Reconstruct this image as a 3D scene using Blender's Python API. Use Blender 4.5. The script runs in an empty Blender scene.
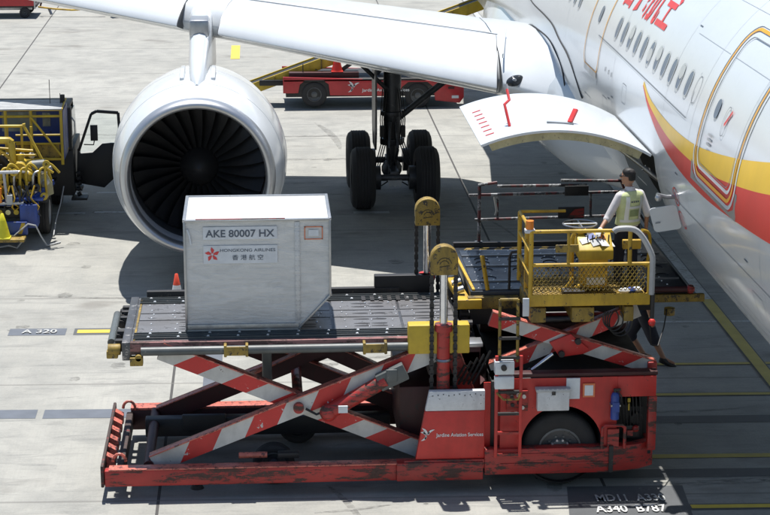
import bpy, math, random
from math import sin, cos, pi, radians as RD, sqrt, atan2, hypot
from mathutils import Vector as V, Matrix, noise as mnoise
random.seed(7)
SC = bpy.context.scene
COL = SC.collection
# ---------------------------------------------------------------- materials
def nt(name):
    m = bpy.data.materials.new(name); m.use_nodes = True
    t = m.node_tree; t.nodes.clear()
    o = t.nodes.new('ShaderNodeOutputMaterial'); b = t.nodes.new('ShaderNodeBsdfPrincipled')
    t.links.new(b.outputs[0], o.inputs[0])
    return m, t, b
def N(t, typ, **k):
    n = t.nodes.new(typ)
    for a, v in k.items():
        if a.startswith('i_'):
            key = a[2:]
            n.inputs[int(key) if key.isdigit() else key.replace('_', ' ')].default_value = v
        else: setattr(n, a, v)
    return n
def noise(t, co, scale, detail=4, rough=.55, dist=0):
    n = N(t, 'ShaderNodeTexNoise', i_Scale=scale, i_Detail=detail, i_Roughness=rough, i_Distortion=dist)
    t.links.new(co, n.inputs['Vector']); return n.outputs['Fac']
def ramp(t, f, a, b):
    n = N(t, 'ShaderNodeMapRange', i_From_Min=a, i_From_Max=b); t.links.new(f, n.inputs['Value']); return n.outputs['Result']
def mix(t, f, a, b, mode='MIX'):
    n = N(t, 'ShaderNodeMix', data_type='RGBA', blend_type=mode)
    if isinstance(f, (int, float)): n.inputs[0].default_value = f
    else: t.links.new(f, n.inputs[0])
    for i, c in ((6, a), (7, b)):
        if isinstance(c, tuple): n.inputs[i].default_value = (*c[:3], 1)
        else: t.links.new(c, n.inputs[i])
    return n.outputs[2]
def mth(t, op, a, b=None, c=None):
    n = N(t, 'ShaderNodeMath', operation=op)
    for i, x in enumerate((a, b, c)):
        if x is None: continue
        if isinstance(x, (int, float)): n.inputs[i].default_value = x
        else: t.links.new(x, n.inputs[i])
    return n.outputs[0]
def coord(t, scale=(1, 1, 1), kind='Object'):
    c = N(t, 'ShaderNodeTexCoord'); mp = N(t, 'ShaderNodeMapping'); mp.inputs['Scale'].default_value = scale
    t.links.new(c.outputs[kind], mp.inputs['Vector']); return mp.outputs[0]
def bump(t, b, h, s=.2, d=.01):
    n = N(t, 'ShaderNodeBump', i_Strength=s, i_Distance=d); t.links.new(h, n.inputs['Height']); t.links.new(n.outputs[0], b.inputs['Normal'])
def paint(name, col, wear=None, amt=.35, rough=.45, metal=0, dirt=.35, dirtcol=(.03, .025, .02), scale=7, coat=0):
    """painted / bare surface with chips, grime and uneven gloss"""
    m, t, b = nt(name); co = coord(t)
    n1 = noise(t, co, scale, 6, .65); n2 = noise(t, coord(t, (1, 1, .35)), scale*.35, 5, .6, .4); n3 = noise(t, co, scale*6, 3)
    c = mix(t, ramp(t, n1, .2, .8), tuple(x*.86 for x in col), tuple(min(1, x*1.12) for x in col))
    if dirt: c = mix(t, mth(t, 'MULTIPLY', ramp(t, n2, .42, .75), dirt), c, dirtcol)
    if wear:
        w = ramp(t, mth(t, 'ADD', mth(t, 'MULTIPLY', n1, .7), mth(t, 'MULTIPLY', n3, .3)), .68-amt*.3, .70-amt*.3)
        c = mix(t, w, c, wear)
    t.links.new(c, b.inputs['Base Color'])
    r = N(t, 'ShaderNodeMapRange', i_To_Min=max(.05, rough-.12), i_To_Max=min(1, rough+.18)); t.links.new(n2, r.inputs['Value']); t.links.new(r.outputs[0], b.inputs['Roughness'])
    b.inputs['Metallic'].default_value = metal
    if coat: b.inputs['Coat Weight'].default_value = coat; b.inputs['Coat Roughness'].default_value = .08
    bump(t, b, n1, .12, .008)
    return m
M = {}
M['red'] = paint('red_paint', (.56, .034, .028), (.055, .03, .025), .16, .4, dirt=.35, scale=8)
def worn(name, col, under, lo, dirt=.5, st=(.45, 1, 2.2), sc=5):
    '''old paint scraped away in long horizontal streaks over darker grime'''
    m, t, b = nt(name); a = noise(t, coord(t, st), sc, 9, .74, .3); f = noise(t, coord(t), 38, 4, .7); g = noise(t, coord(t, (.6, 1, 1)), 2.2, 5, .6)
    w = ramp(t, mth(t, 'ADD', mth(t, 'MULTIPLY', a, .62), mth(t, 'ADD', mth(t, 'MULTIPLY', f, .14), mth(t, 'MULTIPLY', g, .24))), lo, lo+.035)
    u = mix(t, ramp(t, f, .3, .7), under, tuple(x*1.9 for x in under)); c = mix(t, ramp(t, g, .3, .75), col, tuple(x*.55 for x in col)); c = mix(t, w, c, u)
    t.links.new(c, b.inputs['Base Color']); r = N(t, 'ShaderNodeMapRange', i_To_Min=.4, i_To_Max=.75); t.links.new(w, r.inputs['Value']); t.links.new(r.outputs[0], b.inputs['Roughness']); bump(t, b, w, .25, .003); return m
M['redworn'] = worn('worn_red_paint', (.46, .036, .030), (.050, .026, .021), .500)
M['redgrim'] = worn('grimy_red_paint', (.26, .03, .027), (.034, .022, .019), .42)
M['pinkworn'] = worn('chafed_pink_primer', (.34, .15, .14), (.06, .035, .03), .50)
M['redtop'] = paint('chafed_and_lit_red_edge', (.62, .17, .12), (.14, .05, .04), .5, .35, dirt=.4, scale=14)
M['maroon'] = paint('maroon_and_shaded_red', (.060, .013, .015), (.03, .022, .02), .3, .5, dirt=.5)
M['vestnet'] = paint('olive_mesh_cloth', (.24, .30, .15), None, 0, .85, 0, .1)
M['redstripe'] = paint('red_stripe_paint', (.56, .030, .026), (.55, .53, .5), .22, .42, dirt=.25, scale=5)
M['whitestripe'] = paint('white_stripe_paint', (.60, .59, .56), (.22, .18, .16), .2, .45, dirt=.4, scale=6)
M['tugred'] = paint('truck_red_paint', (.46, .028, .035), (.1, .04, .04), .1, .35, dirt=.25)
M['yellow'] = paint('yellow_paint', (.58, .36, .025), (.06, .045, .03), .30, .5, dirt=.55, scale=10)
M['yellowclean'] = paint('bright_yellow_paint', (.52, .36, .025), (.1, .08, .04), .18, .48, dirt=.45)
M['yellowdark'] = paint('grimy_yellow_paint', (.33, .22, .035), (.045, .035, .025), .45, .55, dirt=.85, scale=12)
M['blue'] = paint('blue_paint', (.026, .07, .32), (.04, .04, .05), .2, .4, dirt=.5)
M['black'] = paint('black_paint', (.014, .014, .016), None, 0, .5, dirt=.3, dirtcol=(.05, .045, .04))
M['dark'] = paint('dark_machinery', (.022, .021, .022), (.07, .06, .05), .3, .55, dirt=.4)
M['rubber'] = paint('tyre_rubber', (.027, .027, .029), None, 0, .8, dirt=.5, dirtcol=(.06, .055, .05))
M['rim'] = paint('grey_wheel_rim', (.13, .135, .14), (.05, .045, .04), .3, .45, .3, .4)
M['rimdark'] = paint('dark_wheel_rim', (.055, .06, .065), (.02, .02, .02), .3, .5, .3, .4)
M['steel'] = paint('brushed_steel', (.42, .43, .44), (.12, .11, .1), .15, .35, .85, .25, scale=10)
M['chrome'] = paint('chrome_piston', (.75, .76, .78), None, 0, .15, .9, .1)
M['grey'] = paint('grey_paint', (.10, .112, .112), (.2, .19, .17), .2, .42, 0, .4)
M['lgrey'] = paint('light_grey_paint', (.45, .46, .47), (.2, .19, .18), .15, .5, 0, .3)
M['white'] = paint('white_paint', (.72, .72, .72), (.25, .24, .22), .1, .4, 0, .15)
M['whitedirty'] = paint('scuffed_white_paint', (.62, .63, .65), (.12, .1, .1), .22, .5, 0, .25, scale=12)
M['orangelamp'] = paint('orange_lens', (.75, .22, .02), None, 0, .25, 0, .1)
M['cone'] = paint('orange_cone_plastic', (.70, .07, .03), None, 0, .5, 0, .2)
M['conew'] = paint('white_cone_band', (.72, .72, .72), None, 0, .5, 0, .3)
M['coney'] = paint('lime_yellow_cone_plastic', (.68, .62, .02), None, 0, .5, 0, .2)
M['deck'] = paint('scuffed_deck_metal', (.115, .118, .125), (.30, .29, .28), .34, .38, .55, .55, scale=6)
M['decklight'] = paint('worn_deck_plate', (.22, .215, .215), (.10, .095, .09), .35, .38, .5, .4, scale=5)
M['bridgedeck'] = paint('dark_bridge_deck', (.040, .048, .062), (.16, .17, .19), .25, .32, .4, .3, scale=8)
M['ball'] = paint('bright_ball_bearing', (.78, .78, .78), None, 0, .22, .6, 0)
M['skin'] = paint('skin', (.36, .19, .12), None, 0, .5, 0, .1)
M['hair'] = paint('black_hair', (.012, .011, .011), None, 0, .6, 0, 0, scale=40)
M['shirt'] = paint('pale_grey_shirt', (.60, .58, .59), None, 0, .85, 0, .15, scale=9)
M['vest'] = paint('lime_vest', (.58, .64, .34), None, 0, .8, 0, .2, scale=12)
M['reflect'] = paint('reflective_tape', (.66, .69, .68), None, 0, .4, .2, .1)
M['trouser'] = paint('dark_trousers', (.016, .018, .03), None, 0, .85, 0, .1)
M['glove'] = paint('pale_glove', (.6, .6, .58), None, 0, .85, 0, .2)
M['shoe'] = paint('black_shoe', (.012, .012, .013), None, 0, .45, 0, .2)
M['alu'] = paint('polished_lip', (.50, .515, .53), None, 0, .34, .85, .12, dirtcol=(.2, .2, .2), scale=2)
M['hydraulic'] = paint('gear_grey_metal', (.07, .074, .08), (.12, .12, .12), .3, .4, .5, .5)
M['blade'] = paint('dark_titanium_blade', (.030, .031, .034), None, 0, .34, .5, .2)
M['inner'] = paint('dark_inlet_liner', (.060, .062, .066), None, 0, .45, .1, .3)
M['primer'] = paint('yellow_green_primer', (.46, .42, .24), (.2, .18, .12), .3, .5, 0, .4, scale=14)
M['orangeline'] = paint('orange_door_line', (.75, .36, .02), None, 0, .35, 0, 0)
M['yelliv'] = paint('yellow_livery', (.80, .50, .02), None, 0, .38, 0, .05, scale=1)
M['redliv'] = paint('red_livery', (.64, .030, .018), None, 0, .38, 0, .05, scale=1)
M['redtext'] = paint('red_lettering', (.66, .05, .05), None, 0, .35, 0, 0)
M['inktext'] = paint('slate_lettering', (.09, .11, .14), None, 0, .5, 0, 0)
M['whitetext'] = paint('white_lettering', (.75, .75, .75), None, 0, .5, 0, 0)
M['label'] = paint('pale_sticker', (.66, .69, .72), None, 0, .4, 0, .1)
M['orangeline2'] = paint('orange_placard', (.70, .20, .08), None, 0, .5, 0, .1)
M['paper'] = paint('white_paper', (.75, .75, .76), None, 0, .7, 0, .1)
M['hose'] = paint('black_hose', (.015, .015, .015), None, 0, .5, 0, .1)
M['line'] = paint('dark_seam', (.20, .22, .24), None, 0, .6, 0, 0)
M['line2'] = paint('faint_seam', (.42, .44, .46), None, 0, .5, 0, 0)
M['streak'] = paint('grime_streak', (.50, .52, .52), None, 0, .5, 0, .3)
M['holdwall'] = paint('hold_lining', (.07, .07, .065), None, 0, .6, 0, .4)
# aircraft skin: white gloss with faint panels and streaks
def acskin(name, col, line=True):
    m, t, b = nt(name); co = coord(t)
    n = noise(t, coord(t, (1, .25, 1)), 1.2, 5, .6); n2 = noise(t, co, 9, 4)
    c = mix(t, ramp(t, n, .35, .75), col, tuple(x*.90 for x in col))
    c = mix(t, mth(t, 'MULTIPLY', ramp(t, n2, .55, .8), .18), c, (.5, .53, .56))
    t.links.new(c, b.inputs['Base Color'])
    b.inputs['Roughness'].default_value = .27
    b.inputs['Coat Weight'].default_value = .5; b.inputs['Coat Roughness'].default_value = .1
    bump(t, b, noise(t, co, 1.6, 2), .08, .03)
    return m
M['acwhite'] = acskin('aircraft_white', (.64, .675, .70))
M['acgrey'] = acskin('aircraft_pale_grey', (.46, .50, .53))
M['wingwhite'] = acskin('wing_white', (.64, .67, .69))
m, t, b = nt('cabin_glass'); b.inputs['Base Color'].default_value = (.10, .16, .25, 1); b.inputs['Roughness'].default_value = .12; M['cabin'] = m
m, t, b = nt('dark_glass'); b.inputs['Base Color'].default_value = (.03, .035, .04, 1); b.inputs['Roughness'].default_value = .05; M['dglass'] = m
m, t, b = nt('clear_glass'); b.inputs['Base Color'].default_value = (.55, .66, .66, 1); b.inputs['Roughness'].default_value = .05; b.inputs['Transmission Weight'].default_value = .6; M['glass'] = m
m, t, b = nt('window_pane'); b.inputs['Base Color'].default_value = (.9, .95, .95, 1); b.inputs['Roughness'].default_value = .03; b.inputs['Transmission Weight'].default_value = 1; b.inputs['IOR'].default_value = 1.02; M['glasspane'] = m
# container sheet metal under crumpled film
m, t, b = nt('film_wrapped_aluminium'); co = coord(t)
n1 = noise(t, coord(t, (.6, 1, 2.2)), 3.2, 6, .6, 1.2); n2 = noise(t, coord(t, (1, 1, .25)), 22, 3, .5, .6); n3 = noise(t, coord(t, (.35, 1, 3)), 9, 4, .6, .8)
c = mix(t, ramp(t, n1, .3, .72), (.50, .51, .51), (.66, .67, .67)); c = mix(t, mth(t, 'MULTIPLY', ramp(t, n3, .6, .68), .2), c, (.75, .76, .77))
c = mix(t, mth(t, 'MULTIPLY', ramp(t, n1, .6, .8), .25), c, (.36, .35, .33))
t.links.new(c, b.inputs['Base Color']); b.inputs['Metallic'].default_value = .2
r = N(t, 'ShaderNodeMapRange', i_To_Min=.22, i_To_Max=.55); t.links.new(n2, r.inputs['Value']); t.links.new(r.outputs[0], b.inputs['Roughness'])
cr = N(t, 'ShaderNodeTexVoronoi', feature='DISTANCE_TO_EDGE', i_Scale=3.5); wv = N(t, 'ShaderNodeVectorMath', operation='ADD'); nn_ = N(t, 'ShaderNodeTexNoise', i_Scale=2.2, i_Detail=4); t.links.new(co, nn_.inputs['Vector']); t.links.new(co, wv.inputs[0]); t.links.new(nn_.outputs['Color'], wv.inputs[1]); t.links.new(wv.outputs[0], cr.inputs['Vector'])
c2_ = noise(t, coord(t, (1, 1, 1.4)), 1.6, 3, .5); n1 = mth(t, 'ADD', n1, mth(t, 'MULTIPLY', c2_, 1.6))
bump(t, b, mth(t, 'ADD', mth(t, 'ADD', n1, mth(t, 'MULTIPLY', n3, .6)), mth(t, 'MULTIPLY', ramp(t, cr.outputs['Distance'], .0, .08), .08)), .45, .03); M['film'] = m
# apron concrete with slab joints, broom texture, stains
m, t, b = nt('apron_concrete'); co = coord(t); sp = N(t, 'ShaderNodeSeparateXYZ'); t.links.new(co, sp.inputs[0]); X, Y = sp.outputs[0], sp.outputs[1]
Yk = mth(t, 'ADD', Y, mth(t, 'MULTIPLY', X, .03))
def joint(c0, off, per, w):
    f = mth(t, 'FRACT', mth(t, 'DIVIDE', mth(t, 'SUBTRACT', c0, off), per))
    d = mth(t, 'MULTIPLY', mth(t, 'ABSOLUTE', mth(t, 'SUBTRACT', mth(t, 'ABSOLUTE', mth(t, 'SUBTRACT', f, .5)), .5)), per)
    return mth(t, 'LESS_THAN', d, w)
jx = joint(X, -1.48, 6.32, .022); jy = joint(Yk, 26.3, 5.24, .030)
wn = N(t, 'ShaderNodeTexWhiteNoise', noise_dimensions='2D'); fx = N(t, 'ShaderNodeCombineXYZ')
t.links.new(mth(t, 'FLOOR', mth(t, 'DIVIDE', mth(t, 'SUBTRACT', X, -1.48), 6.32)), fx.inputs[0]); t.links.new(mth(t, 'FLOOR', mth(t, 'DIVIDE', mth(t, 'SUBTRACT', Yk, 26.3), 5.24)), fx.inputs[1]); t.links.new(fx.outputs[0], wn.inputs[0])
big = noise(t, co, .22, 5, .6, .5); med = noise(t, co, 1.3, 6, .65, .3); fine = noise(t, co, 26, 4, .7)
streak = noise(t, coord(t, (.5, 3.2, 1)), 1.1, 5, .7, .6); broom = noise(t, coord(t, (34, .9, 1)), 1.0, 3, .6); broomx = noise(t, coord(t, (.8, 22, 1)), 1.0, 3, .6)
c = mix(t, ramp(t, big, .3, .7), (.246, .243, .220), (.352, .346, .312))
c = mix(t, mth(t, 'MULTIPLY', wn.outputs[0], .5), c, (.295, .287, .252))
c = mix(t, mth(t, 'MULTIPLY', ramp(t, med, .42, .64), .66), c, (.180, .182, .168))
c = mix(t, mth(t, 'MULTIPLY', ramp(t, streak, .54, .66), .55), c, (.125, .128, .122))
c = mix(t, mth(t, 'MULTIPLY', ramp(t, broom, .35, .7), .34), c, (.225, .228, .215))
c = mix(t, mth(t, 'MULTIPLY', ramp(t, broomx, .45, .75), .12), c, (.47, .46, .43))
c = mix(t, mth(t, 'MULTIPLY', ramp(t, fine, .3, .8), .30), c, (.41, .40, .365))
c = mix(t, mth(t, 'MULTIPLY', ramp(t, noise(t, coord(t, (1.4, 7, 1)), 2.2, 4, .75, 1.5), .62, .68), .5), c, (.135, .135, .128))
oil = noise(t, coord(t, (.5, 1, 1)), .75, 3, .6, .2); c = mix(t, mth(t, 'MULTIPLY', ramp(t, oil, .60, .70), .5), c, (.13, .12, .105))
c = mix(t, jx, c, (.06, .058, .055)); c = mix(t, mth(t, 'MULTIPLY', jy, .55), c, (.13, .125, .115))
t.links.new(c, b.inputs['Base Color']); b.inputs['Roughness'].default_value = .86
bump(t, b, mth(t, 'ADD', fine, broom), .3, .006); M['apron'] = m
m, t, b = nt('worn_in_stain'); co = coord(t); tr = N(t, 'ShaderNodeBsdfTransparent'); mx = N(t, 'ShaderNodeMixShader'); b.inputs['Base Color'].default_value = (.09, .088, .082, 1); b.inputs['Roughness'].default_value = .85
t.links.new(mth(t, 'MULTIPLY', ramp(t, noise(t, coord(t, (1, 3, 1)), 3.5, 7, .75, .5), .42, .62), .42), mx.inputs[0]); t.links.new(tr.outputs[0], mx.inputs[1]); t.links.new(b.outputs[0], mx.inputs[2]); t.links.new(mx.outputs[0], [n for n in t.nodes if n.type == 'OUTPUT_MATERIAL'][0].inputs[0]); M['stain'] = m
def marking(name, col, hold=.5, rough=.6):
    m, t, b = nt(name); co = coord(t)
    w = ramp(t, mth(t, 'ADD', mth(t, 'MULTIPLY', noise(t, co, 14, 6, .7), .6), mth(t, 'MULTIPLY', noise(t, co, 1.7, 4), .4)), hold, hold+.07)
    c = mix(t, ramp(t, noise(t, co, 3, 4), .3, .7), col, tuple(x*.8 for x in col)); c = mix(t, w, c, (.25, .24, .22))
    t.links.new(c, b.inputs['Base Color']); b.inputs['Roughness'].default_value = rough; return m
M['myel'] = marking('yellow_marking', (.62, .47, .06), .62)
M['myelf'] = marking('faded_yellow_marking', (.46, .37, .09), .58)
M['mgrey'] = marking('slate_patch', (.115, .13, .155), .66)
M['mdark'] = marking('dark_patch_marking', (.085, .09, .095), .60)
M['mwhite'] = marking('white_marking', (.56, .56, .54), .56)
M['mwhitef'] = marking('faded_white_and_shaded_marking', (.44, .45, .44), .50)
# ---------------------------------------------------------------- mesh builder
def smooth(pts, n=6):
    P_ = [V(p) for p in pts]; out = []
    for i in range(len(P_)-1):
        a, b, c, d = P_[max(i-1, 0)], P_[i], P_[i+1], P_[min(i+2, len(P_)-1)]
        for k in range(n):
            t_ = k/n; out.append(.5*((2*b)+(c-a)*t_+(2*a-5*b+4*c-d)*t_**2+(-a+3*b-3*c+d)*t_**3))
    return out+[P_[-1]]
class MB:
    def __init__(s): s.v = []; s.f = []; s.m = []
    def add(s, vs, fs, m=0):
        o = len(s.v); s.v += [tuple(p) for p in vs]
        for f in fs: s.f.append([i+o for i in f]); s.m.append(m)
        return s
    def box(s, x0, x1, y0, y1, z0, z1, m=0):
        vs = [(x, y, z) for x in (x0, x1) for y in (y0, y1) for z in (z0, z1)]
        return s.add(vs, [(0, 1, 3, 2), (4, 6, 7, 5), (0, 4, 5, 1), (2, 3, 7, 6), (0, 2, 6, 4), (1, 5, 7, 3)], m)
    def beam(s, p, q, w, h, m=0, up=(0, 0, 1)):
        p, q = V(p), V(q); d = (q-p).normalized(); a = d.cross(V(up))
        if a.length < 1e-4: a = d.cross(V((0, 1, 0)))
        a.normalize(); c = a.cross(d).normalized()
        vs = [e+a*i*w/2+c*j*h/2 for e in (p, q) for i, j in ((-1, -1), (1, -1), (1, 1), (-1, 1))]
        return s.add(vs, [(3, 2, 1, 0), (4, 5, 6, 7), (0, 1, 5, 4), (1, 2, 6, 5), (2, 3, 7, 6), (3, 0, 4, 7)], m)
    def tube(s, pts, r, n=8, m=0, cap=True):
        pts = [V(p) for p in pts]; R = r if isinstance(r, (list, tuple)) else [r]*len(pts)
        ring = []; a = None
        for i, p in enumerate(pts):
            d = ((pts[min(i+1, len(pts)-1)]-pts[i]).normalized()+(pts[i]-pts[max(i-1, 0)]).normalized())
            d = d.normalized() if d.length > 1e-6 else V((0, 0, 1))
            if a is None:
                a = d.cross(V((0, 0, 1)));
                if a.length < 1e-3: a = d.cross(V((0, 1, 0)))
            a = (a-d*a.dot(d)).normalized(); c = d.cross(a)
            ring.append([p+(a*cos(2*pi*k/n)+c*sin(2*pi*k/n))*R[i] for k in range(n)])
        vs = [v for g in ring for v in g]; fs = []
        for i in range(len(pts)-1):
            for k in range(n): fs.append((i*n+k, i*n+(k+1) % n, (i+1)*n+(k+1) % n, (i+1)*n+k))
        if cap: fs += [tuple(range(n))[::-1], tuple((len(pts)-1)*n+k for k in range(n))]
        return s.add(vs, fs, m)
    def cyl(s, p, q, r, r2=None, n=16, m=0): return s.tube([p, q], [r, r if r2 is None else r2], n, m)
    def prism(s, poly, axis, a, b, m=0):
        """poly: 2D outline; axis 'x','y','z' is the extrusion direction"""
        def P(u, w, t): return {'x': (t, u, w), 'y': (u, t, w), 'z': (u, w, t)}[axis]
        n = len(poly); vs = [P(u, w, a) for u, w in poly]+[P(u, w, b) for u, w in poly]
        fs = [tuple(range(n)), tuple(range(2*n-1, n-1, -1))]+[(i, i+n, (i+1) % n+n, (i+1) % n) for i in range(n)]
        return s.add(vs, fs, m)
    def lathe(s, prof, o, axis='y', n=32, m=0, close=False):
        """prof: (radius, distance along axis)"""
        o = V(o); A = {'x': ((0, 1, 0), (0, 0, 1), (1, 0, 0)), 'y': ((1, 0, 0), (0, 0, 1), (0, 1, 0)), 'z': ((1, 0, 0), (0, 1, 0), (0, 0, 1))}[axis]
        a, c, d = [V(x) for x in A]; vs = []; fs = []
        for r, tt in prof:
            for k in range(n): th = 2*pi*k/n; vs.append(o+a*r*cos(th)+c*r*sin(th)+d*tt)
        for i in range(len(prof)-1):
            for k in range(n): fs.append((i*n+k, i*n+(k+1) % n, (i+1)*n+(k+1) % n, (i+1)*n+k))
        if close: fs += [tuple(range(n)), tuple((len(prof)-1)*n+k for k in range(n))]
        return s.add(vs, fs, m)
    def ball(s, o, r, n=10, m=0, sc=(1, 1, 1)):
        k = max(4, n//2); prof = [(r*sin(pi*i/k)+1e-5, -r*cos(pi*i/k)) for i in range(k+1)]
        b = MB().lathe(prof, (0, 0, 0), 'z', n)
        return s.add([(o[0]+x*sc[0], o[1]+y*sc[1], o[2]+z*sc[2]) for x, y, z in b.v], b.f, m)
    def capsule(s, p, q, r0, r1, n=12, m=0):
        p, q = V(p), V(q); d = (q-p).normalized(); pts = []; rs = []
        for i in range(5): a = pi/2*i/4; pts.append(p-d*r0*cos(a)); rs.append(max(r0*sin(a), r0*.05))
        for i in range(5): a = pi/2*(i)/4; pts.append(q+d*r1*sin(a)); rs.append(max(r1*cos(a), r1*.05))
        return s.tube(pts, rs, n, m)
    def xf(s, mat): s.v = [tuple(mat @ V(p)) for p in s.v]; return s
    def join(s, o, m=None): return s.add(o.v, o.f, 0) if m is None else s.add(o.v, o.f, m)
    def build(s, name, mats, parent=None, bev=0, ang=35, remesh=0, org=None, seg=2):
        o0 = V((0, 0, 0)); p = parent
        while p is not None: o0 += p.location; p = p.parent
        if org is not None and parent is None: o0 = V(org)
        me = bpy.data.meshes.new(name)
        me.from_pydata([tuple(V(p)-o0) for p in s.v], [], s.f)
        ms = mats if isinstance(mats, (list, tuple)) else [mats]
        for x in ms: me.materials.append(M[x] if isinstance(x, str) else x)
        me.polygons.foreach_set('material_index', s.m)
        me.update()
        import bmesh
        bm = bmesh.new(); bm.from_mesh(me); bmesh.ops.recalc_face_normals(bm, faces=bm.faces); bm.to_mesh(me); bm.free()
        ob = bpy.data.objects.new(name, me); COL.objects.link(ob)
        if remesh or bev:
            if remesh:
                k = ob.modifiers.new('r', 'REMESH'); k.mode = 'VOXEL'; k.voxel_size = remesh
                k = ob.modifiers.new('s', 'SMOOTH'); k.factor = .6; k.iterations = 6
            if bev:
                k = ob.modifiers.new('b', 'BEVEL'); k.width = bev; k.segments = seg; k.limit_method = 'ANGLE'; k.angle_limit = RD(40)
            dg = bpy.context.evaluated_depsgraph_get(); dg.update()
            nm = bpy.data.meshes.new_from_object(ob.evaluated_get(dg)); ob.modifiers.clear(); ob.data = nm; me = nm
        me.polygons.foreach_set('use_smooth', [True]*len(me.polygons)); me.set_sharp_from_angle(angle=RD(ang))
        if parent is not None: ob.parent = parent
        elif org is not None: ob.location = o0
        return ob
def thing(name, label, cat, loc, group=None):
    o = bpy.data.objects.new(name, None); COL.objects.link(o); o.location = loc; o.empty_display_size = .3
    return tag(o, label, cat, group)
def tag(o, label, cat, group=None):
    o['label'] = label; o['category'] = cat
    if group: o['group'] = group
    return o
def struct(o): o['kind'] = 'structure'; return o
def text(s, size, mat, name, parent, tf, sub=0, bold=0, sx=1.0, thick=0):
    """letters as a flat mesh; tf maps a local (x,y) to a world point"""
    c = bpy.data.curves.new('t', 'FONT'); c.body = s; c.size = size; c.resolution_u = 3; c.offset = bold
    o = bpy.data.objects.new('t', c); COL.objects.link(o)
    dg = bpy.context.evaluated_depsgraph_get(); dg.update(); me = bpy.data.meshes.new_from_object(o.evaluated_get(dg)); bpy.data.objects.remove(o)
    b = MB(); vs = [(v.co.x*sx, v.co.y) for v in me.vertices]; fs = [list(p.vertices) for p in me.polygons]
    if sub:
        import bmesh
        bm = bmesh.new(); bm.from_mesh(me); bmesh.ops.subdivide_edges(bm, edges=[e for e in bm.edges if e.calc_length() > sub], cuts=2, use_grid_fill=False); bmesh.ops.triangulate(bm, faces=bm.faces)
        vs = [(v.co.x*sx, v.co.y) for v in bm.verts]; fs = [[v.index for v in f.verts] for f in bm.faces]; bm.free()
    w = max([x for x, y in vs] or [1])
    b.add([tf(x, y, w) for x, y in vs], fs)
    return b.build(name, mat, parent)
def wheel(parent, c, R, w, axis, rim='rim', name='wheel', hub=.55, bolts=8, side=-1):
    """tyre mesh with a rim child; the outer face points along side on the axis"""
    b = MB(); h = w/2
    prof = [(R*hub, -h*.8), (R*.72, -h*.98), (R*.90, -h*.95), (R*.97, -h*.78), (R*.995, -h*.5), (R*.975, -h*.46), (R, -h*.42), (R, -h*.08), (R*.975, -h*.04), (R*.975, h*.04), (R, h*.08), (R, h*.42), (R*.975, h*.46), (R*.995, h*.5), (R*.97, h*.78), (R*.90, h*.95), (R*.72, h*.98), (R*hub, h*.8)]
    b.lathe(prof, c, axis, 40)
    ty = b.build(name, 'rubber', parent, ang=50)
    r = MB(); s = side
    r.lathe([(R*hub*1.02, s*h*.86), (R*hub*.93, s*h*.90), (R*hub*.88, s*h*.62), (R*hub*.5, s*h*.42), (R*hub*.42, s*h*.72), (R*hub*.22, s*h*.86), (.001, s*h*.88)], c, axis, 28)
    r.lathe([(R*hub*1.0, -s*h*.7), (.001, -s*h*.5)], c, axis, 20)
    for k in range(bolts):
        a = 2*pi*k/bolts; rr = R*hub*.60; q = [c[0], c[1], c[2]]; i = 'xyz'.index(axis); j, l = [x for x in range(3) if x != i]
        q[j] += rr*cos(a); q[l] += rr*sin(a); q1 = list(q); q1[i] += s*h*.40; q2 = list(q); q2[i] += s*h*.62
        r.cyl(q1, q2, R*.035, n=6)
    RM = r.build('rim', rim, ty)
    if R > .5:
        q0, q1 = list(c), list(c); q0['xyz'.index(axis)] += s*h*.6; q1['xyz'.index(axis)] += s*h*.98; MB().cyl(q0, q1, R*.13, R*.10, 14).build('hub_cap', 'ball', RM)
        for k in range(bolts):
            a = 2*pi*k/bolts; q0, q1 = list(c), list(c); i = 'xyz'.index(axis); j, l = [x for x in range(3) if x != i]
            for q in (q0, q1): q[j] += R*.24*cos(a); q[l] += R*.24*sin(a)
            q0[i] += s*h*.5; q1[i] += s*h*.86; MB().cyl(q0, q1, R*.034, n=6).build('wheel_nut', 'ball', RM)
    return ty
# ================================================================ SETTING
b = MB()
b.add([(-400, -60, 0), (400, -60, 0), (400, 500, 0), (-400, 500, 0)], [(0, 1, 2, 3)])
struct(b.build('apron', 'apron'))
SK = -.03   # the cross lines run slightly askew to the slab edges
def strip(x0, x1, y, w, mat, z=.004, name='ground_marking'):
    b = MB(); n = max(1, int((x1-x0)/.6))
    for i in range(n):
        a, c = x0+(x1-x0)*i/n, x0+(x1-x0)*(i+1)/n
        b.add([(a, y+SK*(a-x0)-w/2, z), (c, y+SK*(c-x0)-w/2, z), (c, y+SK*(c-x0)+w/2, z), (a, y+SK*(a-x0)+w/2, z)], [(0, 1, 2, 3)])
    return struct(b.build(name, mat))
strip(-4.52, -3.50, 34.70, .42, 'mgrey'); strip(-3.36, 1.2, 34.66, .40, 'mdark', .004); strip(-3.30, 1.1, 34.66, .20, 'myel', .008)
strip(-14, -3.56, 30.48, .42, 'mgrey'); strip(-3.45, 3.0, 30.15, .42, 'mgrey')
strip(3.9, 16, 32.17, .16, 'mdark', .004); strip(4.0, 16, 32.17, .11, 'myelf', .008)
strip(3.9, 16, 30.55, .20, 'mdark'); strip(4.0, 16, 30.55, .12, 'myelf', .008)
strip(3.5, 16, 29.35, .34, 'mdark'); strip(5.0, 16, 27.66, .16, 'myelf', .008)
strip(5.86, 16, 25.62, .22, 'mdark', .008); strip(5.9, 16, 25.62, .13, 'myel', .012)
strip(3.9, 16, 28.9-1.9, .34, 'mdark'); strip(3.2, 13, 34.72, .10, 'mwhitef')
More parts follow.
